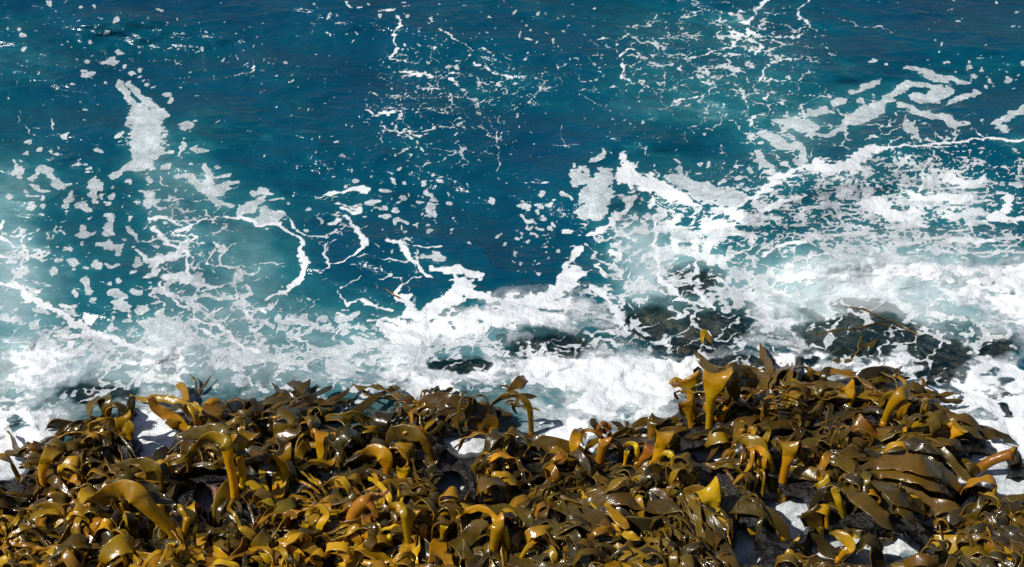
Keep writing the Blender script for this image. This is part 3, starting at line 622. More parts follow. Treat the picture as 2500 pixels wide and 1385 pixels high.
# ------------------------------------------------------------------ the sheets: sea bed, water, foam
def sheet(name, H, mat, attrs, keep=None):
    X, Y, Z = at_z(PX, PY, H)
    co = np.stack([X, Y, np.broadcast_to(Z, X.shape)], -1).reshape(-1, 3)
    idx = np.arange(NX * NY).reshape(NY, NX)
    q = np.stack([idx[1:, :-1], idx[1:, 1:], idx[:-1, 1:], idx[:-1, :-1]], -1).reshape(-1, 4)
    if keep is not None:
        k = np.maximum.reduce([keep[1:, :-1], keep[1:, 1:], keep[:-1, 1:], keep[:-1, :-1]]).reshape(-1)
        q = q[k]
        used = np.unique(q); new = np.full(NX * NY, -1); new[used] = np.arange(len(used))
        co = co[used]; q = new[q]
    else:
        used = slice(None)
    me = bpy.data.meshes.new(name)
    me.vertices.add(len(co)); me.vertices.foreach_set('co', co.astype(np.float32).ravel())
    me.loops.add(q.size); me.loops.foreach_set('vertex_index', q.astype(np.int32).ravel())
    me.polygons.add(len(q)); me.polygons.foreach_set('loop_start', np.arange(0, q.size, 4, dtype=np.int32))
    me.polygons.foreach_set('use_smooth', np.ones(len(q), bool))
    me.update(calc_edges=True)
    for an, A in attrs.items():
        at = me.attributes.new(an, 'FLOAT', 'POINT'); at.data.foreach_set('value', A.reshape(-1)[used].astype(np.float32))
    me.materials.append(mat)
    o = bpy.data.objects.new(name, me); scene.collection.objects.link(o)
    return o
PINK = np.zeros_like(PX)
for a in [(530,1225,34,40,1), (505,1330,26,30,.8), (630,1300,34,26,.8), (1005,1322,34,24,1), (1100,1312,40,22,1), (965,1372,70,22,1), (1060,1372,40,18,.8), (1840,1090,50,30,.7), (1905,1230,30,24,.6), (2130,1205,20,14,.5)]: blob(PINK, *a, mode='max')
bed = sheet('seabed', HR, M_ROCK, {'pink': PINK, 'silt': sstep(.08, .3, RK)}); bed['kind'] = 'structure'; bed['label'] = 'dark wet reef rock with pink crusts under the kelp and the sea'
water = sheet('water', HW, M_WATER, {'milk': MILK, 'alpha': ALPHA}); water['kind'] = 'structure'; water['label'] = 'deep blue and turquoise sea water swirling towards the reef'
lump = 0.003 + 0.0 * FOAM
foam = sheet('sea_foam', HW + lump, M_FOAM, {'foam': FOAM, 'thick': THICK, 'veil': VEIL}, keep=(FOAM > 0.22) | (VEIL > 0.06))
foam['kind'] = 'stuff'; foam['label'] = 'white sea foam in patches, strands and wash on the blue water'
# ------------------------------------------------------------------ things
def tag(o, label=None, cat=None, group=None, kind=None):
    if label: o['label'] = label
    if cat: o['category'] = cat
    if group: o['group'] = group
    if kind: o['kind'] = kind
    return o
def empty(name, loc):
    o = bpy.data.objects.new(name, None); o.empty_display_size = 0.05
    scene.collection.objects.link(o); o.location = loc
    return o

# boulders just under the surface
def boulder(px, py, rx, ry, label, seed):
    import bmesh
    top = bil(HW, px, py) - 0.028
    x, y, z = at_z(px, py, top)
    k = scale_at(px, py)
    sx, sy = rx * k * 1.7, ry * k / math.sin(PITCH) * 1.8
    bm = bmesh.new(); bmesh.ops.create_icosphere(bm, subdivisions=5, radius=1)
    P = np.array([v.co[:] for v in bm.verts])
    d = 1 + 0.22 * fbm(P[:, 0] * 1.6 + seed * 9, P[:, 1] * 1.6 + P[:, 2], seed, 4) + 0.06 * fbm(P[:, 0] * 7 + seed, P[:, 1] * 7 + P[:, 2] * 5, seed + 3, 3)
    for v, q in zip(bm.verts, d):
        v.co = Vector((v.co.x * sx * q, v.co.y * sy * q, math.copysign(abs(v.co.z) ** 0.8, v.co.z) * 0.11 * q))
    mx = max(v.co.z for v in bm.verts)
    for v in bm.verts: v.co.z -= mx
    for f_ in bm.faces: f_.smooth = True
    me = bpy.data.meshes.new('submerged_rock'); bm.to_mesh(me); bm.free(); me.materials.append(M_WET)
    o = bpy.data.objects.new('submerged_rock', me); scene.collection.objects.link(o); o.location = (x, y, top)
    return tag(o, label, 'rock', 'dark rocks awash near the reef')
ROCK_LABELS = ['dark brown rock awash in the foam, leftmost of the rocks behind the wide trumpet kelp', 'dark rock streaked with thin foam lines, behind and right of the wide trumpet kelp', 'blackish wet rock just behind the wide trumpet kelp top',
 'low black rock in foam close behind the dark kelp fronds', 'largest grey-brown rock in the round foam hole towards the right edge', 'dark rock under the foam net right of the largest grey-brown rock', 'flat dark rock, nearest the kelp of the pair at right',
 'small rounded grey rock in a foam hole by the right edge', 'greenish rock under milky water, farthest out from the kelp', 'dark rock in the white wash at the right edge', 'small dark rock in foam behind the right kelp bed',
 'murky brown rock under grey water at left behind the kelp', 'dim rock under shallow water in the middle gap of the kelp edge', 'brown rock under foam behind the huge lying blade', 'grey rock under the round foam net in the middle']
for i, ((x, y, rx, ry), lab) in enumerate(zip(ROCKS, ROCK_LABELS)): boulder(x, y, rx, ry, lab, 300 + i)

# ------------------------------------------------------------------ a frond or a stipe: a closed band swept along a curve
def catmull(P, n):
    P = np.asarray(P, float)
    if len(P) == 2:
        return P[0] + (P[1] - P[0]) * np.linspace(0, 1, n)[:, None]
    Q = np.vstack([2 * P[0] - P[1], P, 2 * P[-1] - P[-2]])
    out = []
    for u in np.linspace(0, len(P) - 1, n):
        i = min(int(u), len(P) - 2); t = u - i
        a, b, c, d = Q[i], Q[i + 1], Q[i + 2], Q[i + 3]
        out.append(0.5 * (2 * b + (c - a) * t + (2 * a - 5 * b + 4 * c - d) * t * t + (3 * b - a - 3 * c + d) * t ** 3))
    return np.array(out)
def nrm(v):
    return v / (np.linalg.norm(v, axis=-1, keepdims=True) + 1e-9)

def frames(P, ref, tw):
    T = nrm(np.gradient(P, axis=0))
    W = np.zeros_like(P); prev = None
    for i in range(len(P)):
        w = np.cross(T[i], ref[i]); L = np.linalg.norm(w)
        if prev is not None:
            pr = prev - T[i] * np.dot(prev, T[i]); pr /= np.linalg.norm(pr) + 1e-9
            if L > 1e-6:
                w = w / L
                if np.dot(w, pr) < 0: w = -w
                k = min(1, L * 1.3) ** 2 * 0.5
                w = w * k + pr * (1 - k)
            else: w = pr
        w = w - T[i] * np.dot(w, T[i]); w /= np.linalg.norm(w) + 1e-9
        prev = w; W[i] = w
    N = np.cross(W, T)
    c, s = np.cos(tw)[:, None], np.sin(tw)[:, None]
    return T, W * c + N * s, N * c - W * s

def frames_w(P, wp, tw):
    T = nrm(np.gradient(P, axis=0)); wp = np.asarray(wp, float)
    W = nrm(wp[None, :] - T * (T @ wp)[:, None]); N = np.cross(W, T)
    c, s = np.cos(tw)[:, None], np.sin(tw)[:, None]
    return T, W * c + N * s, N * c - W * s

def band(name, P, W, N, a, b, cup, rnd, t, mat, parent, origin, m=9, ruf=0.0, rag=0.0, sd=0, caps=(True, True), flare=None):
    n = len(P)
    s = np.sin(np.linspace(-np.pi / 2, np.pi / 2, m))
    if rnd.min() < 0.5:                                  # a sheet: rows close to the rim keep its edge crisp
        inn = np.linspace(-0.90, 0.90, m - 4); s = np.concatenate([[-1, -0.975], inn, [0.975, 1]])
    loop = np.concatenate([s, s[-2:0:-1]]); side = np.concatenate([np.ones(m), -np.ones(m - 2)]); side[0] = side[m - 1] = 0
    M = len(loop)
    A = a[:, None]; C = cup[:, None] + 1e-4; S = loop[None, :]
    if rag:                                              # torn, toothed edges
        r_ = np.random.default_rng(sd + 5)
        A = A * (1 - rag * np.where(S > 0, vnoise(np.arange(n) * 0.9, np.zeros(n), sd)[:, None], vnoise(np.arange(n) * 0.9, np.ones(n) * 7.5, sd)[:, None]) * np.abs(S) ** 2)
    lat = A * np.sin(C * S) / C
    off = A * (1 - np.cos(C * S)) / C
    thick = b[:, None] * (rnd[:, None] * np.sqrt(np.clip(1 - S * S, 0, 1)) + (1 - rnd[:, None]) * np.clip(1 - np.abs(S) ** 24, 0, 1) ** 0.5) * side[None, :]
    if ruf:
        arc = np.concatenate([[0], np.cumsum(np.linalg.norm(np.diff(P, axis=0), axis=1))])[:, None]
        off = off + (1 - rnd[:, None]) * ruf * (S * np.abs(S) * np.sin(arc * 46 + sd) + S * S * 0.8 * np.sin(arc * 71 + 2 * sd + 1.5 * S))
    # the curled section keeps its thickness across the local normal
    nl, nn = -np.sin(C * S), np.cos(C * S)
    lat = lat + thick * nl; off = off + thick * nn
    V3 = P[:, None, :] + W[:, None, :] * lat[..., None] + N[:, None, :] * off[..., None]
    if flare is not None:                                # the two corners of a trumpet's rim stand up
        V3 = V3 + np.array([0, 0, 1.0]) * (flare[:, None] * (np.abs(S) ** 2.2 - .3) * (1 + .35 * S * math.sin(sd)))[..., None]
    V3 = V3.reshape(-1, 3) - np.asarray(origin)
    i = np.arange(n - 1)[:, None] * M + np.arange(M)[None, :]
    j = np.arange(n - 1)[:, None] * M + (np.arange(M)[None, :] + 1) % M
    q = np.stack([i, j, j + M, i + M], -1).reshape(-1, 4)
    caps = [c for c, k in ((list(range(M))[::-1], caps[0]), (list(range((n - 1) * M, n * M)), caps[1])) if k]
    me = bpy.data.meshes.new(name)
    me.from_pydata(V3.tolist(), [], q.tolist() + caps)
    me.polygons.foreach_set('use_smooth', np.ones(len(me.polygons), bool))
    at = me.attributes.new('t', 'FLOAT', 'POINT'); at.data.foreach_set('value', np.repeat(t, M).astype(np.float32))
    E = np.abs(S) * (1 - rnd[:, None])
    at = me.attributes.new('e', 'FLOAT', 'POINT'); at.data.foreach_set('value', E.reshape(-1).astype(np.float32))
    me.materials.append(mat)
    o = bpy.data.objects.new(name, me); scene.collection.objects.link(o); o.parent = parent
    return o

def lerp_at(vals, n):
    return np.interp(np.linspace(0, len(vals) - 1, n), np.arange(len(vals)), vals)
def smooth1(v, k=2):
    for _ in range(k):
        v = np.concatenate([[v[0]], 0.25 * v[:-2] + 0.5 * v[1:-1] + 0.25 * v[2:], [v[-1]]])
    return v

K1 = (0, 885, .36106); K2 = (600, 885, .36106); K3 = (1200, 885, .36106); K4 = (1600, 850, .38627)
SIT = {}
def plant(zone, label, hue, parts, cat='bull kelp'):
    """parts: (kind, first points that are a round stipe, control points (x, y, away, half width, twist), cup)"""
    ox, oy, k = zone
    p0 = parts[0][2][0]
    bx, by = ox + p0[0] * k, oy + p0[1] * k
    z0 = floor_px(bx, by); X0, Y0, _ = at_z(bx, by, z0)
    base = Vector((X0, Y0, z0))
    root = empty('bull_kelp', base); tag(root, label, cat, 'bull kelp plants on the reef')
    for pi, part in enumerate(parts):
        kind, ks, pts, cup = part[:4]
        h = part[4] if len(part) > 4 else hue
        pts = [tuple(p) + (0,) * (5 - len(p)) for p in pts]
        im = max(range(len(pts)), key=lambda i: pts[i][3]); folded = False
        if kind == 'stem' and im < len(pts) - 1 and im >= 1 and max(abs(p[0] - pts[im][0]) for p in pts[im:]) < 2.1 * pts[im][3]:
            folded = True                                # a trumpet: the wide end folds over backwards and hangs down behind
            c0 = pts[im]
            pts = pts[:im + 1] + [(c0[0] + .10 * (q[0] - c0[0]), c0[1] + dy * c0[3], c0[2] + dd, c0[3] * ww, c0[4] + 6) for q, dy, dd, ww in zip((pts[im + 1], pts[-1], pts[-1]), (.02, .55, 1.5), (.030, .060, .070), (1.0, .95, .5))]
        W3 = []; hw = []
        for (x, y, d, w, tw) in pts:
            px, py = ox + x * k, oy + y * k
            if kind == 'lie':
                q = Vector(at_z(px, py, floor_px(px, py) + 0.06 + d))
            else:
                q = at_y(px, py, Y0 + d)
            W3.append(q)
            f = q.y * CP - (q.z - CAM_H) * SP
            hw.append(w * k * f / F)
        n = 10 + 7 * len(pts)
        P = catmull([tuple(v) for v in W3], n)
        a = smooth1(lerp_at(hw, n), 3); tw = np.radians(smooth1(lerp_at([p[4] for p in pts], n), 4))
        tt = np.linspace(0, 1, n)
        if kind == 'lie':
            ref = np.tile(np.array([0, -0.25, 1.0]), (n, 1))
        else:
            ref = nrm(np.array([0, 0, CAM_H]) - P)
        T, W, N = frames(P, ref, tw)
        # make N face the viewer's side where the band is untwisted, so that a positive cup bends edges away
        flip = -1.0 if np.dot(N[0], ref[0]) > 0 else 1.0
        u = np.linspace(0, len(pts) - 1, n)
        rnd = np.clip(1 - (u - max(ks - 1, 0)) / 0.85, 0, 1) if ks > 0 else np.zeros(n)
        rnd = rnd * rnd * (3 - 2 * rnd)
        b = rnd ** 1.6 * np.minimum(a, hw[0] * 1.1) * 0.92 + (1 - rnd ** 1.6) * np.minimum(0.0036, a * 0.5)
        cupv = np.clip((1 - rnd) * cup * 0.26, -2.6, 2.6) * flip
        a = a * (rnd + (1 - rnd) * np.minimum(1.75, 1 / np.clip(np.cos(tw), .45, 1)))
        if ks > 0:
            tcol = np.clip(u / max(ks, 1), 0, 1) * 0.35 + np.clip((u - ks) / 2.2, 0, 1) * 0.65
        else:
            tcol = 0.45 + 0.55 * tt
        M = KELP[h]
        if ks > 0:
            cut = int(np.searchsorted(u, ks - 1 + 0.55)); cut = min(max(cut, 3), n - 3)
            band('stipe', P[:cut + 1], W[:cut + 1], N[:cut + 1], a[:cut + 1], b[:cut + 1], cupv[:cut + 1], rnd[:cut + 1], tcol[:cut + 1], M, root, base, 11, caps=(True, False))
            fl = 0.42 * a * np.exp(-((u - im) / .8) ** 2) if folded else None
            band('blade', P[cut:], W[cut:], N[cut:], a[cut:], b[cut:], cupv[cut:], rnd[cut:], tcol[cut:], M, root, base, 13, 0.006, 0, pi * 3 + len(label), (False, True), None if fl is None else fl[cut:])
            if pi == 0: holdfast(root, base, hw[0], M)
        else:
            rag = part[5] if len(part) > 5 else 0.0
            band('blade', P, W, N, a, b, cupv, rnd, tcol, M, root, base, 13, 0.007, rag, pi * 3 + len(label))
    return root

def holdfast(root, base, r, M):
    """the swollen foot that grips the rock"""
    n = 7
    zz = np.linspace(-0.05, 0.035, n)
    P = np.stack([np.zeros(n), np.zeros(n), zz], 1) + np.array(base)
    W = np.tile([1.0, 0, 0], (n, 1)); N = np.tile([0, 1.0, 0], (n, 1))
    a = r * (1.05 + 1.0 * ((0.035 - zz) / 0.085) ** 2)
    band('holdfast', P, W, N, a, a, np.zeros(n), np.ones(n), np.full(n, 0.3), M, root, base, 7)

S_, B_, L_ = 'stem', 'blade', 'lie'
HEROES = [
# left quarter
(K1, 'mustard kelp bent into a tall oval hoop over white foam near the left edge', 'gold', [
  (S_, 2, [(297,852,0,22),(286,740,0,28),(318,645,0,42),(365,590,.03,52,15),(425,620,.07,36,50),(462,720,.1,18,70),(430,862,.1,12,60)], .7),
  (B_, 0, [(300,640,.06,16),(220,628,.06,20),(140,632,.06,14),(60,625,.05,4)], .3, 'olive'), (B_, 0, [(290,700,.08,24),(220,690,.08,28),(160,705,.08,16),(125,715,.06,4)], .3, 'brown'),
  (B_, 0, [(330,640,.1,20),(400,600,.14,30),(480,600,.16,30),(540,610,.14,8)], .4, 'brown')]),
(K1, 'longest thick mustard stipe leaning diagonally left, flaring into a wide fan', 'gold', [
  (S_, 3, [(1218,1212,0,27),(1120,1095,0,42),(1000,975,0,54),(915,890,0,76,5),(830,862,.04,62,30),(720,895,.1,40,55),(630,925,.12,20,60),(545,968,.12,6,60)], .6),
  (B_, 0, [(900,860,.08,30),(960,890,.1,45,30),(1060,920,.12,36,30),(1180,950,.1,10,20)], .5, 'dark')]),
(K1, 'short forked yellow stipe beside the foot of the long diagonal stipe', 'lemon', [
  (S_, 3, [(1240,1214,0,20),(1250,1130,0,20),(1266,1060,0,26),(1295,1025,.02,20),(1315,1005,.03,6)], .5), (B_, 0, [(1262,1075,0,16),(1235,1010,.02,16,20),(1205,975,.05,14,40),(1180,1000,.08,8,60)], .5)]),
(K1, 'wide olive blade arching over a black hollow, behind the long diagonal stipe', 'olive', [
  (S_, 2, [(1095,905,0,16),(1090,800,0,18),(1058,715,0,28,30),(980,690,.05,46,30),(890,700,.08,46,20),(790,735,.1,52,10),(690,770,.1,52,0),(590,790,.1,26,0)], .5),
  (B_, 0, [(890,740,.1,22),(800,800,.1,26,30),(690,850,.08,26,20),(560,860,.05,8)], .5, 'gold'), (B_, 0, [(860,700,.12,22),(780,720,.14,28,50),(720,790,.14,22,50)], .5, 'gold'),
  (B_, 0, [(1090,760,.06,26),(1120,720,.1,44,20),(1180,740,.14,34,20),(1230,800,.14,10)], .5, 'dark')]),
(K1, 'short mustard stipe hooked left, standing behind the long diagonal stipe', 'gold', [
  (S_, 3, [(1090,1085,0.02,30),(1085,1030,.02,30),(1068,970,.02,34),(1030,945,.04,26,30),(995,960,.06,14,60),(1000,1030,.06,8,60)], .6)]),
(K1, 'tall golden stipe curling left into a long rolled strap, left of its twin', 'gold', [
  (S_, 3, [(1590,965,0,27),(1576,800,0,28),(1545,650,0,32),(1528,555,.0,48,10),(1470,512,.05,36,40),(1400,515,.08,26,55),(1330,570,.1,22,40),(1250,655,.1,20,20),(1150,690,.1,8)], .7),
  (B_, 0, [(1540,580,.04,40),(1490,480,.09,60,10),(1420,470,.14,50,10),(1330,480,.18,45,10),(1180,500,.2,14)], .5, 'olive'),
  (B_, 0, [(1530,640,.06,26),(1460,700,.08,26,20),(1370,690,.1,20),(1290,700,.1,6)], .6, 'olive')]),
(K1, 'tall golden stipe wrapped by a grey-green strap, right of its twin', 'gold', [
  (S_, 3, [(1640,850,0,28),(1640,740,0,27),(1620,620,0,28),(1640,520,.02,44,10),(1690,475,.06,60,30),(1720,520,.12,40,60),(1700,640,.15,30,70)], 1.0),
  (B_, 0, [(1500,700,-.03,16),(1560,640,-.04,22),(1640,610,-.04,20),(1690,640,-.02,10)], .2, 'olive')]),
(K1, 'two broad brown blades folded like a fan at the water edge, left half', 'brown', [
  (S_, 1, [(1470,480,0,22),(1410,440,.03,55),(1350,370,.05,70,0),(1300,300,.07,66,0),(1240,300,.12,40,40),(1215,360,.16,20,60)], .5),
  (B_, 0, [(1530,470,.0,40),(1470,420,.02,62),(1430,350,.05,72,0),(1460,290,.1,62,30),(1530,290,.15,40,60),(1560,360,.17,30,80),(1540,470,.18,20,80)], .6),
  (B_, 0, [(1560,480,.08,30),(1590,400,.1,30,10),(1640,400,.14,40,20),(1690,440,.14,20)], .5, 'dark')]),
(K1, 'ruffled yellow-green strap reaching up left into the foam channel', 'gold', [
  (S_, 1, [(1290,470,0,16),(1200,400,.02,42),(1120,350,.04,40),(1050,300,.06,36),(1015,235,.08,22)], .4), (B_, 0, [(1250,440,.02,26),(1180,420,.0,36),(1120,395,.0,16)], .4)]),
(K1, 'upright tattered golden blade at the left point of the reef', 'gold', [
  (S_, 1, [(850,530,0,20),(840,450,0,48),(830,370,.02,58,5),(810,290,.05,52,10),(840,245,.1,34,40),(880,230,.13,16,60)], .5),
  (B_, 0, [(860,420,.08,30),(880,320,.1,30),(890,260,.12,26,20),(910,230,.14,10)], .5, 'dark'), (B_, 0, [(830,520,.0,22),(860,500,-.02,40),(870,430,0,36),(850,390,.02,10)], .4)]),
(K1, 'round dark hollow loop of kelp at the lower left corner region', 'brown', [
  (S_, 2, [(424,1140,0,14,60),(424,1075,0,22,50),(375,1005,.03,54,35),(280,1010,.06,46,45),(200,1070,.08,28,60),(190,1150,.08,14,70)], 1.0), (S_, 2, [(345,1165,.04,20),(365,1110,.05,20),(390,1070,.06,14)], .2, 'gold'),
  (B_, 0, [(410,1010,.08,40),(330,960,.1,50),(250,980,.12,40),(180,1040,.1,10)], .6, 'olive')]),
(K1, 'ribbed rounded brown blade pushing in from the left edge, near the bottom', 'brown', [
  (S_, 1, [(175,1240,0,24),(110,1210,0,72),(40,1160,.02,74),(-40,1120,.05,60),(-120,1090,.05,20)], .8), (B_, 0, [(170,1140,.1,20),(80,1080,.12,36),(-20,1080,.12,40)], .5, 'rust')]),
(K1, 'small brown arch with a dark hollow, right of the round hollow loop', 'brown', [
  (S_, 2, [(620,1150,0,12,40),(640,1070,0,18,30),(685,1020,.04,40,20),(745,1055,.09,24),(780,1100,.1,6)], .8), (B_, 0, [(680,1010,.06,30),(620,1010,.1,26,40),(580,1050,.1,14,60)], .7)]),
(K1, 'long amber blade curled round at the bottom left corner', 'lemon', [(S_, 1, [(-60,1385,0,20),(20,1350,.0,40),(100,1320,.02,34),(165,1330,.04,14)], .6), (B_, 0, [(-40,1330,.06,30),(40,1290,.08,30),(130,1290,.08,8)], .5)]),
(K1, 'flat amber strap with curled fringe along the bottom left', 'lemon', [(S_, 1, [(700,1385,0,20),(650,1335,.0,36),(560,1315,.02,40),(470,1325,.03,26),(370,1350,.04,6)], .7), (B_, 0, [(640,1370,.02,22),(560,1350,.0,26,40),(470,1390,.0,20,60)], .8)]),
(K1, 'leaf shaped olive blade lying in front of the long diagonal stipe foot', 'olive', [(S_, 1, [(1320,1310,0,12),(1240,1260,0,40),(1150,1225,.02,40),(1060,1215,.03,10)], .5), (B_, 0, [(1300,1330,-.02,14),(1190,1340,-.03,44),(1090,1300,-.02,36),(1060,1240,.0,10)], .4), (B_, 0, [(1330,1300,0,10),(1315,1180,.02,12),(1330,1080,.03,10),(1325,1010,.04,4)], .4)]),
(K1, 'spiral of yellow kelp strap at the bottom, below the pink rock', 'lemon', [(S_, 1, [(1530,1390,0,16),(1530,1330,0,26,40),(1460,1290,.03,34,40),(1390,1330,.04,24,60),(1420,1390,.03,14)], 1.0), (B_, 0, [(1470,1370,.02,18),(1490,1310,.03,24),(1440,1300,.04,16)], .9), (B_, 0, [(1380,1310,.02,22),(1270,1360,.0,34),(1180,1385,.0,10)], .5)]),
# second quarter
(K2, 'domed cluster of brown blades with a curled lip at the water edge', 'brown', [
  (S_, 1, [(195,570,0,20),(230,490,0,46),(255,400,.03,70,8),(300,335,.09,66,30),(370,370,.16,48,55),(425,450,.18,30,70)], .9), (B_, 0, [(150,560,-.02,26),(220,520,-.03,40,10),(300,480,-.02,38,30),(355,450,.0,24,60),(340,420,.03,12,80)], 1.0),
  (B_, 0, [(170,470,.06,20),(200,380,.09,36),(240,335,.14,40,30),(320,330,.2,40,40),(400,400,.22,30)], .8, 'dark'), (B_, 0, [(160,380,.03,6),(190,370,.02,8),(230,372,.02,8),(180,395,.03,6)], .4, 'gold')]),
(K2, 'slim tawny trumpet standing before a black hollow, folded over to the left', 'gold', [
  (S_, 2, [(280,815,0,20),(270,740,0,28),(255,660,0,54),(232,600,.02,88,5),(170,605,.06,40,50),(142,650,.09,20,75),(170,710,.1,12,80)], .8), (B_, 0, [(300,770,.08,16),(312,690,.08,20),(305,600,.07,20,30),(270,590,.06,10)], .6, 'brown')]),
(K2, 'broad pale trumpet with a spotted highlight and small curls at its rim', 'gold', [
  (S_, 2, [(535,712,0,40),(530,630,0,46),(535,540,0,66),(545,475,.04,82,10),(590,470,.09,40,50),(615,560,.1,16,70),(600,600,.1,8,70)], .9), (B_, 0, [(480,560,.02,22),(420,555,.03,16),(370,580,.04,16,20),(335,615,.05,6)], .5),
  (B_, 0, [(490,490,.06,16),(460,460,.08,16),(450,500,.08,10),(470,540,.08,6)], .6, 'rust')]),
(K2, 'blackish hoop of kelp with grey sheen, left of the middle water gap', 'dark', [
  (S_, 2, [(640,725,0,16),(650,630,.01,16),(640,540,.03,34,20),(690,480,.06,40,30),(770,510,.1,24,50),(810,590,.12,12,70)], .9), (B_, 0, [(620,580,.06,30),(640,480,.08,30,20),(690,450,.1,22,40)], .6, 'olive'), (B_, 0, [(610,740,.02,14),(640,660,.02,22),(670,610,.04,10)], .5, 'gold')]),
(K2, 'broad triangular fan with water beads on it, folded over from its right stipe', 'gold', [
  (S_, 2, [(945,785,0,18),(957,710,0,30),(935,640,0,60,10),(880,610,.03,52,30),(800,640,.07,40,55),(755,690,.09,22,70),(730,745,.1,8,80)], .7), (B_, 0, [(900,770,.05,30),(840,700,.06,45,30),(850,640,.08,40,40)], .5, 'olive')]),
(K2, 'largest golden dome arching over a black cave by the middle water gap', 'olive', [
  (S_, 2, [(1280,685,0,26),(1240,590,0,28),(1190,515,0,32,20),(1120,485,.03,52,30),(1030,500,.07,66,30),(970,560,.11,46,45),(945,620,.13,20,60)], .9),
  (B_, 0, [(1255,640,.02,26),(1230,550,.04,40),(1260,500,.08,40,30),(1290,540,.12,20,60)], .8, 'brown'), (B_, 0, [(1060,480,.04,8),(1130,440,.06,14),(1200,460,.06,12),(1240,520,.05,8)], .5, 'gold')]),
(K2, 'short yellow stipe forking into a cup, right of the beaded triangular fan', 'lemon', [
  (S_, 2, [(1005,855,0,22),(1050,785,0,30),(1065,720,0,44,10),(1045,665,.03,26,30),(1065,655,.06,14,60)], .7), (B_, 0, [(1055,780,0,24),(1100,790,.01,32,30),(1135,830,.03,16,50),(1125,890,.03,8,50)], .7), (B_, 0, [(1060,760,.02,22),(1100,730,.05,30,30),(1130,790,.07,12)], .6)]),
(K2, 'wide brown blade looping over the largest black cave, lower middle left', 'brown', [
  (S_, 2, [(765,955,0,18),(735,865,0,28),(690,812,.02,32,30),(610,825,.04,46,40),(535,885,.06,44,45),(490,980,.08,22,60),(480,1060,.08,8,60)], .9), (B_, 0, [(720,830,.04,40),(740,770,.08,50,20),(790,760,.12,40,30),(830,800,.12,10)], .6, 'dark'), (B_, 0, [(560,830,.06,40),(490,900,.1,40,20),(430,990,.1,10)], .6, 'olive')]),
(K2, 'thick rusty orange stipe bent like a hook with knobbly branches', 'rust', [
  (S_, 4, [(742,1172,0,34),(716,1100,0,42),(735,1010,.02,44),(800,940,.03,44),(870,915,.04,26),(920,895,.05,16),(965,868,.06,10)], .3), (S_, 2, [(835,950,.02,30),(868,1000,.0,20),(862,1060,.0,14),(830,1090,.0,8)], .4), (S_, 2, [(830,920,.03,22),(850,885,.03,14),(900,890,.02,8)], .4), (S_, 2, [(855,1020,-.01,16),(890,1040,-.02,12),(880,1000,-.02,6)], .4)]),
(K2, 'small yellow stipe with finger-like forks on pink rock', 'lemon', [
  (S_, 3, [(958,1265,0,17),(972,1180,0,18),(980,1115,0,18),(970,1085,.01,12),(975,1065,.01,5)], .4), (S_, 2, [(978,1120,0,14),(930,1130,.01,10),(915,1170,.02,8),(935,1200,.02,5)], .5), (S_, 2, [(980,1120,0,13),(1010,1100,.0,9),(1045,1110,.0,5)], .4), (S_, 2, [(955,1230,0,12),(930,1225,-.01,10),(935,1260,0,6)], .5)]),
(K2, 'pair of straight golden stipes side by side ending in a notched fan', 'gold', [
  (S_, 3, [(1108,1278,0,24),(1092,1150,0,27),(1075,1040,0,28),(1045,985,.02,34,10),(1000,975,.04,26,30),(970,1010,.06,10,60)], .6), (S_, 3, [(1118,1265,.03,16),(1112,1150,.03,18),(1110,1070,.03,24),(1130,1000,.04,56,5),(1155,955,.07,50,20)], .7), (B_, 0, [(1140,1000,.07,40),(1150,1060,.08,20),(1140,1110,.08,6)], .5, 'brown')]),
(K2, 'dark cut-off stump of kelp with a pale rounded top', 'rust', [(S_, 3, [(1194,1245,0,28),(1196,1170,0,29),(1198,1115,0,31),(1198,1100,.01,28),(1198,1092,.02,20)], .1)]),
(K2, 'slim funnel of kelp standing on pink rock, near the bottom middle', 'gold', [(S_, 2, [(1328,1252,0,13),(1330,1160,0,15),(1340,1110,0,30),(1375,1060,.02,14,10),(1388,1040,.03,4)], .7), (S_, 2, [(1395,1270,.03,12),(1440,1180,.03,11),(1440,1100,.03,10),(1425,1065,.04,8)], .4, 'brown')]),
(K2, 'stout golden stipe crowned by straps, with a pale leaf blade at its left, bottom middle', 'gold', [
  (S_, 3, [(1665,1335,0,30),(1680,1220,0,32),(1700,1120,0,46),(1690,1075,.03,62,20),(1630,1085,.05,30,40),(1580,1110,.06,14,60),(1570,1160,.06,8)], .8), (B_, 0, [(1640,1090,.04,18),(1570,1110,.05,50),(1510,1180,.04,62),(1460,1240,.03,30),(1425,1275,.02,6)], .4, 'olive'),
  (B_, 0, [(1700,1080,.05,26),(1660,1020,.08,20,30),(1580,985,.1,22,30),(1490,1010,.11,18,20),(1420,1050,.12,6)], .6, 'lemon'), (S_, 3, [(1780,1330,.03,20),(1770,1230,.03,20),(1750,1130,.03,24),(1720,1080,.04,24)], .5),
  (S_, 2, [(1850,1340,-.02,14),(1900,1260,-.01,18),(1945,1210,0,26),(1930,1190,.02,10)], .6)]),
(K2, 'yellow pair of ragged hooks rising from the bottom rock, left of the rusty hook', 'lemon', [
  (S_, 2, [(370,1245,0,16),(388,1150,0,20),(410,1095,0,28,10),(440,1085,.02,20,30),(415,1060,.03,8)], .6), (S_, 2, [(475,1285,.0,17),(490,1170,0,18),(505,1095,.01,26,10),(545,1035,.03,22,40),(510,985,.05,22,40),(450,1000,.06,18,40),(400,1030,.06,6)], .8), (B_, 0, [(500,1100,.02,20),(450,1080,.03,18,40),(440,1060,.04,6)], .6)]),
(K2, 'grey sheened hoop blade beside the yellow ragged hooks', 'olive', [
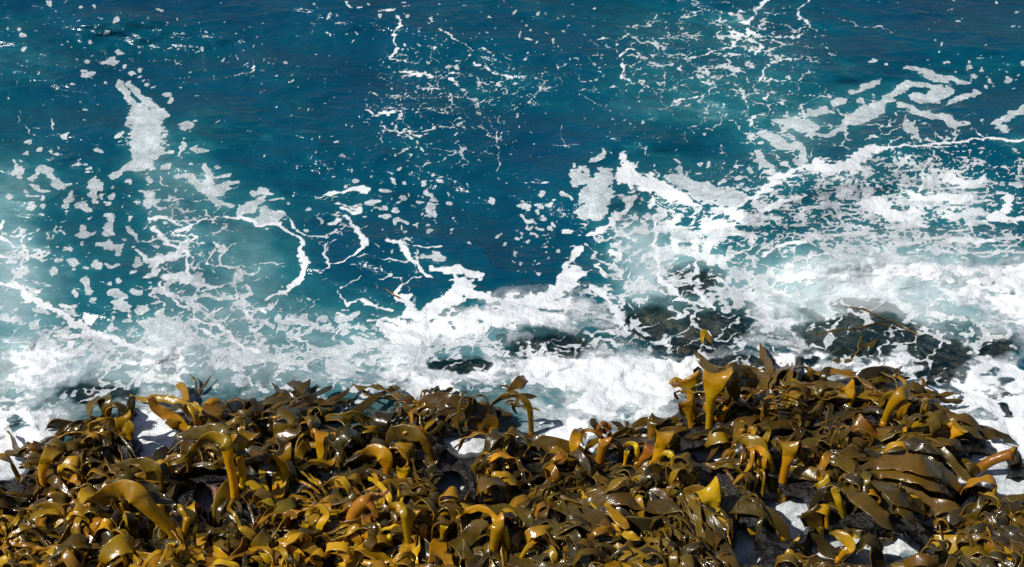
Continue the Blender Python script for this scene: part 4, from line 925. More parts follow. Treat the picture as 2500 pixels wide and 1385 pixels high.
  (S_, 2, [(180,1115,0,15,50),(192,1040,.01,22,50),(250,980,.05,46,35),(325,945,.09,44,20),(350,1000,.13,24,40),(370,1080,.14,10)], .9), (S_, 2, [(232,1170,.05,18),(238,1090,.05,20),(215,1040,.06,26)], .4, 'gold'), (B_, 0, [(350,1040,-.02,14),(290,1040,-.02,26,50),(280,1110,-.02,22,50),(235,1180,0,8)], .8, 'rust')]),
(K2, 'rounded amber straps arching along the bottom edge, lower left middle', 'lemon', [(S_, 1, [(395,1395,0,16),(370,1310,0,30,10),(290,1270,.02,36,20),(180,1290,.03,30,30),(90,1330,.02,12)], .8), (B_, 0, [(300,1330,.02,20),(220,1320,.0,24,40),(140,1380,.0,16,50)], .8), (B_, 0, [(140,1390,.0,18),(80,1330,.0,22,30),(-20,1350,.0,16)], .8)]),
(K2, 'rust tinted curled blade resting on the pink rock patch at left bottom', 'brown', [(S_, 1, [(20,1300,0,18),(80,1230,0,46),(150,1170,.02,50),(110,1100,.05,40,40),(60,1130,.08,16)], .7)]),
(K2, 'huge smooth brown blade stretched across the foam, broadest of all', 'brown', [
  (S_, 1, [(1675,480,0,22),(1650,410,.01,66),(1560,355,.02,82),(1440,310,.04,84),(1320,275,.06,78),(1240,262,.08,52),(1170,285,.1,16)], .45), (B_, 0, [(1660,470,0,20),(1590,450,-.01,30),(1490,440,-.01,18)], .4, 'gold'),
  (B_, 0, [(1400,400,.03,36),(1300,350,.04,44),(1200,330,.06,34),(1100,380,.06,26),(1020,400,.05,6)], .5, 'olive'), (B_, 0, [(1380,440,.02,24),(1270,380,.04,40),(1200,360,.06,26)], .5, 'dark')]),
# third quarter
(K3, 'widest trumpet of the reef, left one of the tall golden pair above the foam', 'gold', [
  (S_, 2, [(1352,215,.0,30),(1345,180,.0,44),(1320,110,.0,92),(1270,50,.03,88,15),(1190,25,.07,52,45),(1145,65,.11,26,65),(1135,100,.12,8,70)], .7), (B_, 0, [(1360,200,.05,20),(1390,150,.06,30,30),(1400,80,.07,40,40),(1380,40,.08,20)], .9, 'dark'),
  (B_, 0, [(1290,130,.06,14),(1240,110,.07,10),(1205,150,.07,8),(1240,180,.07,5)], .3, 'lemon')]),
(K3, 'tallest golden calla shaped trumpet, right one of the tall pair above the foam', 'gold', [
  (S_, 3, [(1468,474,0,24),(1474,350,0,23),(1484,235,0,36),(1505,140,0,82),(1528,75,.03,96,10),(1455,30,.07,46,55),(1415,80,.12,40,75),(1420,190,.15,40,85)], .8),
  (B_, 0, [(1560,110,.06,60),(1620,110,.1,60,10),(1640,200,.14,50,10),(1600,290,.15,20)], .6, 'brown'), (B_, 0, [(1600,80,.1,20),(1630,40,.14,40,10),(1710,60,.18,40,10),(1790,100,.2,16)], .5, 'brown'), (B_, 0, [(1660,130,.14,40),(1720,120,.18,50),(1800,150,.2,30)], .6, 'dark')]),
(K3, 'small yellow funnel pair standing in front of the tall golden pair', 'gold', [
  (S_, 2, [(1352,435,0,19),(1338,350,0,24),(1312,270,0,54),(1265,275,.03,26,55),(1238,340,.05,14,75),(1262,430,.05,7)], .7), (S_, 3, [(1405,440,.04,20),(1375,350,.04,22),(1350,250,.04,26),(1330,200,.05,20,20),(1280,200,.07,8,40)], .6), (B_, 0, [(1260,250,.06,10),(1240,210,.06,8),(1270,195,.05,6)], .4, 'olive')]),
(K3, 'rusty orange stipe topped by thin looping straps, below the big foam bay', 'rust', [
  (S_, 3, [(722,725,0,29),(735,640,0,31),(755,555,0,36),(765,515,.01,48,10),(740,490,.02,22)], .6), (B_, 0, [(755,520,.02,12),(722,455,.02,13),(748,415,.03,13,30),(790,440,.04,12,40),(795,500,.05,10,40),(755,530,.05,8)], .6), (B_, 0, [(740,505,.01,12),(690,465,.01,13),(630,462,.02,11),(605,510,.03,8),(620,560,.03,5)], .6),
  (B_, 0, [(790,525,.02,16),(845,540,.02,20,30),(875,600,.03,16,40),(850,670,.03,12,40),(790,715,.02,6)], .7, 'brown'), (B_, 0, [(735,520,.02,18),(680,545,.03,20,30),(640,590,.03,18,30),(600,640,.02,6)], .7, 'brown'), (B_, 0, [(750,480,.05,20),(690,410,.07,26),(690,380,.09,14)], .6, 'dark'), (B_, 0, [(800,460,.06,20),(780,430,.07,26),(760,480,.08,16)], .6)]),
(K3, 'yellow stipe hooked over like a cane, right of the looping rusty stipe', 'lemon', [(S_, 3, [(968,700,0,16),(982,640,0,17),(982,575,0,18),(960,550,.02,16,20),(915,555,.03,13,40),(890,610,.04,7)], .6)]),
(K3, 'tilted orange funnel low in front of the domed olive blade', 'rust', [(S_, 2, [(982,705,0,22),(1020,650,0,27),(1065,595,0,42),(1085,560,.03,46,20),(1060,545,.06,16)], .8)]),
(K3, 'large tilted trumpet with a dark foot band, right of the domed olive blade stipe', 'gold', [(S_, 2, [(1092,710,0,26),(1125,625,0,31),(1155,540,0,44),(1172,475,.02,68,5),(1120,500,.06,34,50),(1090,580,.09,20,70)], .8), (B_, 0, [(1200,500,.05,30),(1240,520,.08,40,20),(1255,580,.1,24),(1240,640,.1,8)], .6, 'brown')]),
(K3, 'thinnest upright yellow funnel between the cane and the looping stipe', 'lemon', [(S_, 2, [(893,725,0,9),(905,660,0,11),(914,605,0,19),(925,585,.02,16,20)], .8)]),
(K3, 'thin yellow loop beside the foot of the large tilted trumpet', 'lemon', [(S_, 2, [(1200,745,0,11),(1222,680,0,11),(1215,625,.02,18,30),(1170,625,.04,18,40),(1140,680,.05,10,60),(1150,730,.05,6)], .9)]),
(K3, 'olive dome of kelp frayed into strips on its left, at the foam bay edge', 'olive', [(S_, 2, [(1080,545,0,20),(1082,480,.01,24),(1085,410,.03,36,20),(1130,375,.07,44,40),(1170,430,.12,26,60),(1175,500,.13,10)], .9), (B_, 0, [(1090,385,.05,20),(1020,395,.07,22),(960,430,.08,18),(925,440,.08,4)], .5), (B_, 0, [(1080,400,.05,10),(1000,440,.06,12),(920,480,.05,10),(850,505,.04,3)], .4), (B_, 0, [(990,560,.04,26),(1010,500,.06,40),(1050,540,.08,30)], .6, 'brown')]),
(K3, 'long horizontal brown blade with wavy top edging the foam bay', 'brown', [(S_, 1, [(660,650,0,18),(580,600,.01,46),(440,560,.02,52),(300,545,.04,58),(160,545,.05,44),(70,590,.05,8)], .6), (B_, 0, [(430,560,.05,24),(400,520,.06,22),(370,525,.06,8)], .5)]),
(K3, 'dark strap arching up out of the foam like a handle, by the huge smooth blade', 'brown', [(S_, 2, [(268,492,0,18),(266,380,0,19),(245,280,.0,22,10),(180,232,.02,18,30),(90,230,.04,16,40),(10,280,.05,10,50),(-40,340,.05,5)], .6), (B_, 0, [(180,250,.03,14),(150,300,.02,14),(170,350,.02,4)], .4, 'olive')]),
(K3, 'orange arch like a wishbone under the long horizontal blade', 'rust', [(S_, 2, [(382,718,0,20),(430,670,0,30),(480,640,.01,36,10),(530,670,.03,22,30),(548,745,.03,12,40)], .6), (B_, 0, [(490,640,.02,26),(460,600,.04,24),(440,605,.04,8)], .6)]),
(K3, 'bright yellow disc shaped blade above a spiral wrapped stipe', 'lemon', [(S_, 2, [(1535,1075,0,20),(1515,990,0,26),(1490,915,0,70),(1455,850,.03,90,0),(1410,790,.06,50,20),(1380,770,.1,12)], -.5), (B_, 0, [(1440,880,.04,40),(1380,870,.08,40,30),(1300,900,.1,30,40),(1250,950,.1,20)], .6, 'brown'), (B_, 0, [(1550,990,-.02,10),(1510,1010,-.03,12),(1490,1040,-.02,10),(1540,1050,-.02,8)], .3)]),
(K3, 'small folded golden leaf blade lying among grey-brown straps, lower middle', 'lemon', [(L_, 0, [(770,950,.06,16),(820,1010,.06,34),(880,1080,.06,40),(930,1120,.05,20)], .2), (L_, 0, [(860,1140,.06,14),(930,1170,.06,34),(1010,1200,.05,10)], .3)]),
(K3, 'longest pitted grey-brown blade swept across the lower middle', 'olive', [(L_, 0, [(-60,1000,.08,36),(90,1010,.08,64),(240,1050,.08,70),(380,1110,.08,66),(480,1165,.07,44),(540,1210,.05,10)], .35), (L_, 0, [(150,920,.07,22),(270,980,.07,48),(390,1070,.07,50),(500,1170,.06,14)], .35)]),
(K3, 'two parallel broad olive blades lying side by side, right of the pitted blade', 'olive', [(L_, 0, [(500,950,.06,18),(580,1040,.07,58),(690,1120,.07,66),(800,1180,.06,50),(880,1190,.05,8)], .35), (L_, 0, [(620,970,.07,20),(700,1040,.08,62),(780,1110,.07,52),(840,1170,.05,10)], .35)]),
(K3, 'ragged yellow blade with a comb of fringes at the bottom edge', 'lemon', [(B_, 0, [(400,1385,0,30),(490,1370,.01,60),(580,1350,.02,66),(660,1330,.03,40),(690,1300,.04,10)], .3, 'lemon', .6)] + [(B_, 0, [(450 + i * 26, 1345 - (i % 3) * 8, .01, 8), (445 + i * 27, 1310 - (i % 2) * 10, .02, 7, 20), (452 + i * 29, 1270 + (i % 4) * 9, .03, 4, 30)], .3) for i in range(9)]),
(K3, 'upturned tan blade tip at the bottom, right of the fringed comb', 'brown', [(S_, 1, [(860,1360,0,16),(900,1290,0,40),(960,1250,.02,50),(1015,1240,.04,20)], .6), (B_, 0, [(940,1330,0,22),(880,1290,.0,34,30),(790,1290,.0,16)], .6), (B_, 0, [(830,1290,.03,20),(800,1240,.05,50),(740,1220,.06,50),(700,1240,.06,10)], .4, 'olive')]),
# right part
(K4, 'folded golden loop like an ear at the back of the right bed', 'gold', [(S_, 2, [(1222,365,0,22),(1238,300,0,28),(1215,240,.02,44,20),(1170,235,.06,30,50),(1150,290,.09,18,70),(1185,340,.09,10)], 1.0), (B_, 0, [(1200,330,.03,22),(1190,270,.03,26,20),(1160,240,.04,16)], .8)]),
(K4, 'long bright yellow stipe leaning right with a split top, back of the right bed', 'gold', [(S_, 3, [(1440,490,0,23),(1480,385,0,25),(1545,300,0,40),(1600,285,.03,58,10),(1665,310,.07,42,40),(1700,370,.1,22,60)], .8), (B_, 0, [(1560,300,.03,20),(1500,290,.05,18,30),(1450,310,.06,12,40),(1430,380,.06,5)], .7), (B_, 0, [(1600,340,-.01,24),(1560,390,-.02,26,20),(1530,460,-.02,10)], .6), (B_, 0, [(1580,440,.03,14),(1610,380,.04,34),(1640,350,.05,14)], .4, 'olive')]),
(K4, 'pair of stubby yellow stipes under a net of thin straps', 'lemon', [(S_, 3, [(885,500,0,27),(862,440,0,33),(825,390,0,30),(800,360,.02,24)], .4), (S_, 2, [(870,470,.02,20),(885,410,.02,20),(870,360,.03,16)], .4)] + [(B_, 0, [(720,330 + i * 16, -.02, 3), (800, 300 + i * 26, -.03, 5), (900, 330 + i * 22, -.03, 5), (1000, 390 + i * 14, -.02, 3)], .3, 'olive') for i in range(6)]),
(K4, 'small golden stipe and triangular flag at the right end of the ridge', 'gold', [(S_, 2, [(1848,600,0,20),(1885,545,0,26),(1930,500,0,58,0),(1985,535,.03,44,15),(2005,610,.05,8)], .5), (S_, 3, [(1780,550,.05,16),(1830,510,.05,17),(1880,480,.05,24),(1900,470,.06,14)], .4)]),
(K4, 'orange stipe reaching out over the foam at the far right edge', 'rust', [(S_, 4, [(2005,800,0,34),(2085,735,0,33),(2165,695,0,32),(2235,675,0,36),(2280,680,0,46,10),(2325,705,.03,14)], .5), (S_, 2, [(2240,670,.01,28),(2262,640,.01,18),(2266,615,.02,6)], .3), (B_, 0, [(2000,790,.02,26),(1960,750,.03,50),(1890,745,.05,40),(1830,760,.06,8)], .5, 'brown'), (B_, 0, [(2030,790,-.03,30),(1990,760,-.03,40),(1930,790,-.02,20),(1920,850,-.02,8)], .6, 'brown')]),
(K4, 'curved yellow stipe with a dark ring and a rolled blade to its left', 'gold', [(S_, 3, [(742,900,0,26),(738,790,0,21),(712,690,0,24),(660,648,.02,26,30),(580,650,.05,24,50),(500,665,.07,20,60),(478,700,.08,10,60)], .8), (B_, 0, [(690,670,.03,30),(650,610,.06,50,10),(570,590,.09,50,10),(530,610,.1,16)], .6, 'gold'), (B_, 0, [(690,650,.06,16),(695,580,.08,22),(720,520,.1,14),(690,500,.1,6)], .6)]),
(K4, 'stout golden stipe rolled into a hooded trumpet, right of the ringed stipe', 'gold', [(S_, 3, [(795,960,0,30),(806,840,0,27),(828,730,0,28),(848,650,0,46),(845,595,.03,72,5),(900,590,.07,38,50),(925,650,.1,26,70),(900,750,.11,14,80)], 1.0), (B_, 0, [(800,640,.05,24),(770,590,.06,20,30),(740,600,.07,8)], .6, 'brown')]),
(K4, 'orange tipped pointed blade lying on the middle of the right bed', 'rust', [(S_, 2, [(1465,595,0,9),(1400,560,0,17),(1330,510,0,40),(1265,470,.03,52),(1240,500,.05,12)], .5)]),
(K4, 'tan arch with a hanging pointed lobe on the right ridge', 'gold', [(S_, 2, [(1498,585,0,14),(1560,535,.01,18),(1640,500,.03,32,20),(1715,500,.05,44,10),(1755,560,.06,34),(1765,605,.06,8)], .6)]),
(K4, 'flat topped brown blade high on the right ridge next to the foam', 'brown', [(S_, 2, [(1560,480,0,16),(1630,435,.01,20),(1720,410,.03,40),(1790,385,.06,40,10),(1840,430,.1,26,30),(1860,480,.11,8)], .6), (B_, 0, [(1620,480,.0,30),(1680,450,.02,34),(1740,480,.04,14)], .6, 'olive')]),
(K4, 'sweep of very broad glossy brown blades covering the middle of the right bed', 'brown', [(L_, 0, [(1930,900,.12,20),(1830,800,.16,66),(1680,735,.19,80),(1520,720,.19,62),(1380,740,.17,34),(1250,770,.15,10)], .4), (L_, 0, [(1880,940,.09,20),(1760,850,.13,66),(1600,790,.15,66),(1420,780,.14,50),(1280,810,.12,30),(1190,850,.1,8)], .4), (L_, 0, [(1290,820,.11,14),(1210,740,.14,50),(1100,700,.14,24)], .4), (L_, 0, [(1330,690,.12,14),(1250,660,.14,40),(1180,640,.14,12)], .4)]),
(K4, 'long blade with blue-grey sheen falling to a pointed corner at right', 'olive', [(L_, 0, [(1360,830,.12,16),(1440,870,.16,46),(1540,920,.18,78),(1650,980,.16,88),(1720,1040,.12,40),(1745,1060,.09,8)], .4), (L_, 0, [(1180,870,.09,20),(1270,930,.12,58),(1370,1010,.12,56),(1480,1110,.1,44),(1560,1180,.07,10)], .4), (L_, 0, [(1530,1010,.1,20),(1600,1060,.11,44),(1640,1110,.09,12)], .4), (B_, 0, [(1740,1050,-.1,5),(1640,1120,-.12,10),(1560,1180,-.12,8),(1505,1220,-.12,3)], .3, 'rust')]),
(K4, 'long narrow strap slung across the stipes in the lower right bed', 'olive', [(B_, 0, [(735,905,0,6),(860,892,-.02,14),(960,895,-.03,24),(1090,960,-.04,30),(1200,1050,-.05,32),(1320,1125,-.05,38),(1490,1165,-.04,16)], .4)]),
(K4, 'trio of bright yellow stipes standing in shade under the broad blades', 'lemon', [(S_, 3, [(1205,1185,0,28),(1195,1080,0,24),(1160,970,0,26),(1130,900,.02,22),(1120,880,.03,12)], .4), (S_, 3, [(1258,1200,.0,32),(1295,1090,0,30),(1325,990,.02,26),(1340,920,.04,20)], .4), (S_, 3, [(1315,1205,.03,22),(1330,1110,.03,22),(1345,1000,.04,20)], .4), (S_, 2, [(1470,1000,.1,16),(1450,930,.1,18),(1430,900,.1,20)], .4)]),
(K4, 'yellow-green knobbly blade between the hooded trumpet and the broad blades', 'lemon', [(S_, 2, [(1105,960,0,30),(1080,900,0,40),(1050,840,.02,54,5),(1010,800,.05,34,20),(970,795,.06,8)], .5), (B_, 0, [(1060,850,.02,20),(1030,800,.03,16),(1020,770,.03,5)], .4)]),
(K4, 'pair of grey-olive funnels leaning left in front of the foam pool, lower right bed', 'olive', [(S_, 1, [(1045,1160,0,16),(1015,1110,0,46),(975,1030,0,62),(940,960,.03,56,10),(930,930,.06,14)], .8), (S_, 2, [(1092,1175,0.02,16),(1094,1110,.02,18),(1070,1030,.03,36,10),(1030,980,.05,30,40),(1100,990,.08,20,60),(1120,1040,.08,8)], .9)]),
(K4, 'ragged yellow blade with torn antler edge, bottom of the right half', 'lemon', [(B_, 0, [(690,1150,.03,14),(720,1210,.02,40),(780,1265,.0,56),(850,1290,.0,50),(930,1290,.0,20)], .6, 'lemon', .35), (B_, 0, [(820,1260,.03,24),(815,1180,.05,40),(790,1130,.06,34),(770,1115,.06,8)], .6), (B_, 0, [(870,1290,.0,14),(880,1230,.0,12),(910,1195,.01,8),(905,1180,.01,4)], .3), (B_, 0, [(900,1280,.0,14),(940,1240,.0,14),(960,1215,.01,8),(975,1240,.01,5)], .3), (B_, 0, [(620,1180,.06,18),(610,1120,.08,28,20),(650,1070,.1,24,30),(700,1080,.1,8)], .7, 'gold')]),
(K4, 'single yellow stipe bending left above the bottom foam stream at right', 'gold', [(S_, 2, [(1150,1355,0,15),(1190,1295,0,22),(1235,1260,0,30,10),(1205,1210,.03,40,20),(1150,1175,.06,26,20),(1100,1170,.07,8)], .7), (B_, 0, [(1230,1270,.03,16),(1170,1280,.05,30),(1110,1290,.06,10)], .5, 'dark')]),
(K4, 'folded upright block of brown blade beside the bottom foam stream', 'brown', [(S_, 1, [(1470,1215,0,30),(1462,1160,0,48),(1450,1110,.02,46),(1440,1080,.05,30,30)], .9), (B_, 0, [(1440,1200,-.03,30),(1450,1260,-.04,40),(1490,1290,-.03,12)], .5, 'dark')]),
(K4, 'blackish purple blades flopped in the foam at the top of the right bed', 'dark', [(B_, 0, [(1230,230,0,16),(1290,190,.01,40),(1370,160,.03,44),(1450,160,.05,40),(1520,190,.06,20),(1610,190,.06,5)], .6), (B_, 0, [(1240,270,0,20),(1340,250,.0,40),(1440,250,.02,36),(1540,260,.03,8)], .5), (B_, 0, [(1500,150,.05,10),(1540,130,.06,10),(1560,115,.06,4)], .3), (B_, 0, [(1090,260,-.02,16),(1060,190,.0,26,10),(1090,150,.03,34,20),(1150,150,.06,14)], .7)]),
(K4, 'dark crumpled frond standing alone in the foam behind the right bed', 'brown', [(B_, 0, [(940,230,0,14),(955,190,.0,30),(1000,175,.02,36),(1035,210,.04,16)], .8), (B_, 0, [(960,240,-.01,12),(1000,225,-.01,26),(1040,250,.0,10)], .8)]),
(K4, 'small dark curl of frond poking from the white wash', 'brown', [(B_, 0, [(780,175,0,8),(815,175,.0,20),(832,150,.02,22),(815,120,.04,8)], .8)]),
]
FEET = []
CLUMPS = []                                              # every named plant: foot in photo pixels, label
for z, lab, hue, parts in HEROES:
    plant(z, lab, hue, parts)
    FEET.append((z[0] + parts[0][2][0][0] * z[2], z[1] + parts[0][2][0][1] * z[2]))
    q = parts[0][2]; q = q[len(q) // 2] if parts[0][0] != 'stem' else q[1]
    CLUMPS.append((z[0] + q[0] * z[2], z[1] + q[1] * z[2], lab))

# ------------------------------------------------------------------ the tangle of plants between and under the tall ones
import re
STOP = re.compile(r"(,| with | beside | standing | behind | bent | in front| at the| at left| over | leaning | before | near | pushing | arching | curling | reaching | forking | looping | ending | crowned | rising | resting | stretched | topped | edging | low in | under | lying | swept | wrapped | covering | falling | slung | of straight| of stubby| along | like | above | curled round| folded over| poking | combed | flopped | frayed | between | on pink | on the | and | rolled | hooked | out of | by the )")
def head(lab):
    for m in STOP.finditer(lab):
        if len(lab[:m.start()].split()) >= 3: return lab[:m.start()]
    return ' '.join(lab.split()[:7])
HEADS = {}
for x, y, lab in CLUMPS:
    h_ = head(lab); HEADS.setdefault(h_, []).append((x, y))
ANCH = [(h_, p[0]) for h_, p in HEADS.items() if len(p) == 1]
USED = set()
LOOK = {('strap', 'olive'): 'olive strap kelp lying flat', ('strap', 'brown'): 'brown strap kelp lying flat', ('strap', 'gold'): 'amber strap kelp lying flat', ('strap', 'dark'): 'blackish wet strap kelp', ('strap', 'lemon'): 'yellow strap kelp tangle', ('strap', 'rust'): 'rusty strap kelp tangle',
        ('hoop', 'olive'): 'olive kelp in curled loops', ('hoop', 'brown'): 'brown kelp in curled loops', ('hoop', 'gold'): 'golden kelp in curled loops', ('hoop', 'dark'): 'blackish kelp in curled loops', ('hoop', 'lemon'): 'yellow kelp in curled loops', ('hoop', 'rust'): 'rusty kelp in curled loops',
        ('shred', 'olive'): 'olive kelp shredded into thin strips', ('shred', 'brown'): 'brown kelp shredded into thin strips', ('shred', 'dark'): 'dark kelp shredded into thin strips', ('shred', 'gold'): 'amber kelp shredded into thin strips', ('shred', 'lemon'): 'yellow kelp shredded into thin strips', ('shred', 'rust'): 'rusty kelp shredded into strips'}
def place_label(kind, hue, px, py):
    for h_, (ax, ay) in sorted(ANCH, key=lambda a: (a[1][0] - px) ** 2 + 2.2 * (a[1][1] - py) ** 2):
        dx, dy = px - ax, (py - ay) * 1.3
        if abs(dx) > abs(dy): rel = 'left of' if dx < 0 else 'right of'
        else: rel = 'behind' if dy < 0 else 'in front of'
        lab = f"{LOOK[(kind, hue)]} {rel} the {h_}"
        if len(lab.split()) <= 16 and lab not in USED:
            USED.add(lab); return lab

def free_blade(root, base, hue, kind, th, L, w, A, lift, k, sd):
    r = random.Random(sd)
    pts = []
    m = 7
    d = Vector((math.cos(th), math.sin(th), 0)); side = Vector((-d.y, d.x, 0))
    o0 = Vector((base.x, base.y, 0)) + side * r.uniform(-.06, .06) + d * r.uniform(-.03, .05)
    bend, ph, wig = r.uniform(-.35, .35), r.uniform(0, 6.3), r.uniform(.01, .035)
    for i in range(m):
        s = i / (m - 1)
        if kind == 'curl':
            f_ = 4.9 * s; rr = A * (1 - .45 * s)
            q = o0 + d * (rr * math.sin(f_) + .25 * A * s) + side * (.35 * A * s * math.sin(ph))
            h = A * .9 * (1 - math.cos(f_)) * (1 - .25 * s)
        elif kind == 'hoop':
            q = o0 + d * L * (s ** 1.4) + side * (bend * L * s * s + wig * math.sin(ph + 5 * s))
            h = A * math.sin(math.pi * min(1, s * 0.92 + .08)) ** .8
        else:
            q = o0 + d * L * s + side * (bend * L * s * s + wig * math.sin(ph + 6 * s))
            h = A * math.sin(math.pi * (s * .85 + .1)) + .014 * math.sin(ph + 9 * s)
        z = floor_xy(q.x, q.y) + lift + max(h, 0)
        pts.append((q.x, q.y, z))
    if sum(bil(POOL, *project(*p_)) > .4 for p_ in pts) >= 2 and r.random() < .97: return
    n = 26
    P = catmull(pts, n)
    s = np.linspace(0, 1, n)
    prof = np.clip(s / .22, 0, 1) ** .6 * np.clip((1 - s) / r.choice([.06, .12, .3]), 0, 1) ** .5 * (1 + .12 * math.sin(ph) * np.sin(9 * s + ph))
    a = w * (0.22 + 0.78 * prof) * np.clip((1.0 - s) / .06, .12, 1)
    tw = np.radians(r.uniform(-38, 38)) + np.radians(r.uniform(-55, 55)) * s + .35 * np.sin(s * 7 + ph)
    if kind in ('hoop', 'curl'):
        T, W, N = frames_w(P, tuple(side + Vector((0, 0, r.uniform(-.5, .5)))), np.radians(r.uniform(-18, 18)) + np.radians(r.uniform(-40, 40)) * s)
    else:
        T, W, N = frames(P, np.tile(np.array([0, -.45, 1.0]), (n, 1)), tw)
    cup = np.full(n, r.uniform(-.28, .28))
    t0 = 0.0 if kind in ('hoop', 'curl') else .35
    band('blade', P, W, N, a, np.full(n, .0038), cup, np.zeros(n), t0 + (1 - t0) * s, KELP[hue], root, base, 11, r.uniform(.003, .011), .25 if r.random() < .25 else 0, sd)

def free_stem(root, base, hue, H, lean, r0, w, sd):
    """a short stipe that flattens into a blade folded over"""
    r = random.Random(sd)
    d = Vector((math.cos(lean), math.sin(lean), 0))
    o0 = base + Vector((r.uniform(-.07, .07), r.uniform(-.05, .05), 0))
    k = r.uniform(.1, .5)
    pts = [o0 + Vector((0, 0, -.03)), o0 + d * .1 * H + Vector((0, 0, H * .45)), o0 + d * k * H * .5 + Vector((0, 0, H * .85)), o0 + d * H * (k * .5 + .3) + Vector((0, 0, H)), o0 + d * H * (k * .5 + .75) + Vector((0, 0, H * .75)), o0 + d * H * (k * .5 + .95) + Vector((0, 0, H * .25))]
    n = 34
    P = catmull([tuple(p) for p in pts], n)
    u = np.linspace(0, 5, n)
    a = np.interp(u, [0, 1, 1.8, 2.8, 4, 5], [r0, r0 * .95, w * .75, w, w * .7, w * .15])
    rnd = 1 - sstep(.9, 2.0, u)
    b = rnd * np.minimum(a, r0) + (1 - rnd) * .004
    T, W, N = frames_w(P, (-d.y, d.x, r.uniform(-.35, .35)), np.radians(r.uniform(-15, 15) + r.uniform(-9, 9) * (u - 1)))
    cup = (1 - rnd) * r.uniform(-.3, .3)
    t = np.clip(u / 5, 0, 1)
    c = 12
    M = KELP[hue]
    band('stipe', P[:c + 1], W[:c + 1], N[:c + 1], a[:c + 1], b[:c + 1], cup[:c + 1], rnd[:c + 1], t[:c + 1], M, root, base, 11, caps=(True, False))
    band('blade', P[c:], W[c:], N[c:], a[c:], b[c:], cup[c:], rnd[c:], t[c:], M, root, base, 13, .005, 0, sd, (False, True))

def flow(px, py):
    """which way the sea has combed the fronds here (degrees, 0 right, 90 out to sea)"""
    if px < 600: return random.choice([160, 200, 20, -30, 100])
    if px < 1180: return random.choice([150, 30, -20, 200, 80])
    if px < 1560: return random.gauss(-38, 22)
    if px < 1900: return random.gauss(-58, 20) if py > 1130 else random.choice([170, 20, 60])
    if px < 2330: return random.gauss(-22, 30) if py > 1100 else random.choice([30, 150, -20, 200])
    return random.gauss(-70, 40)

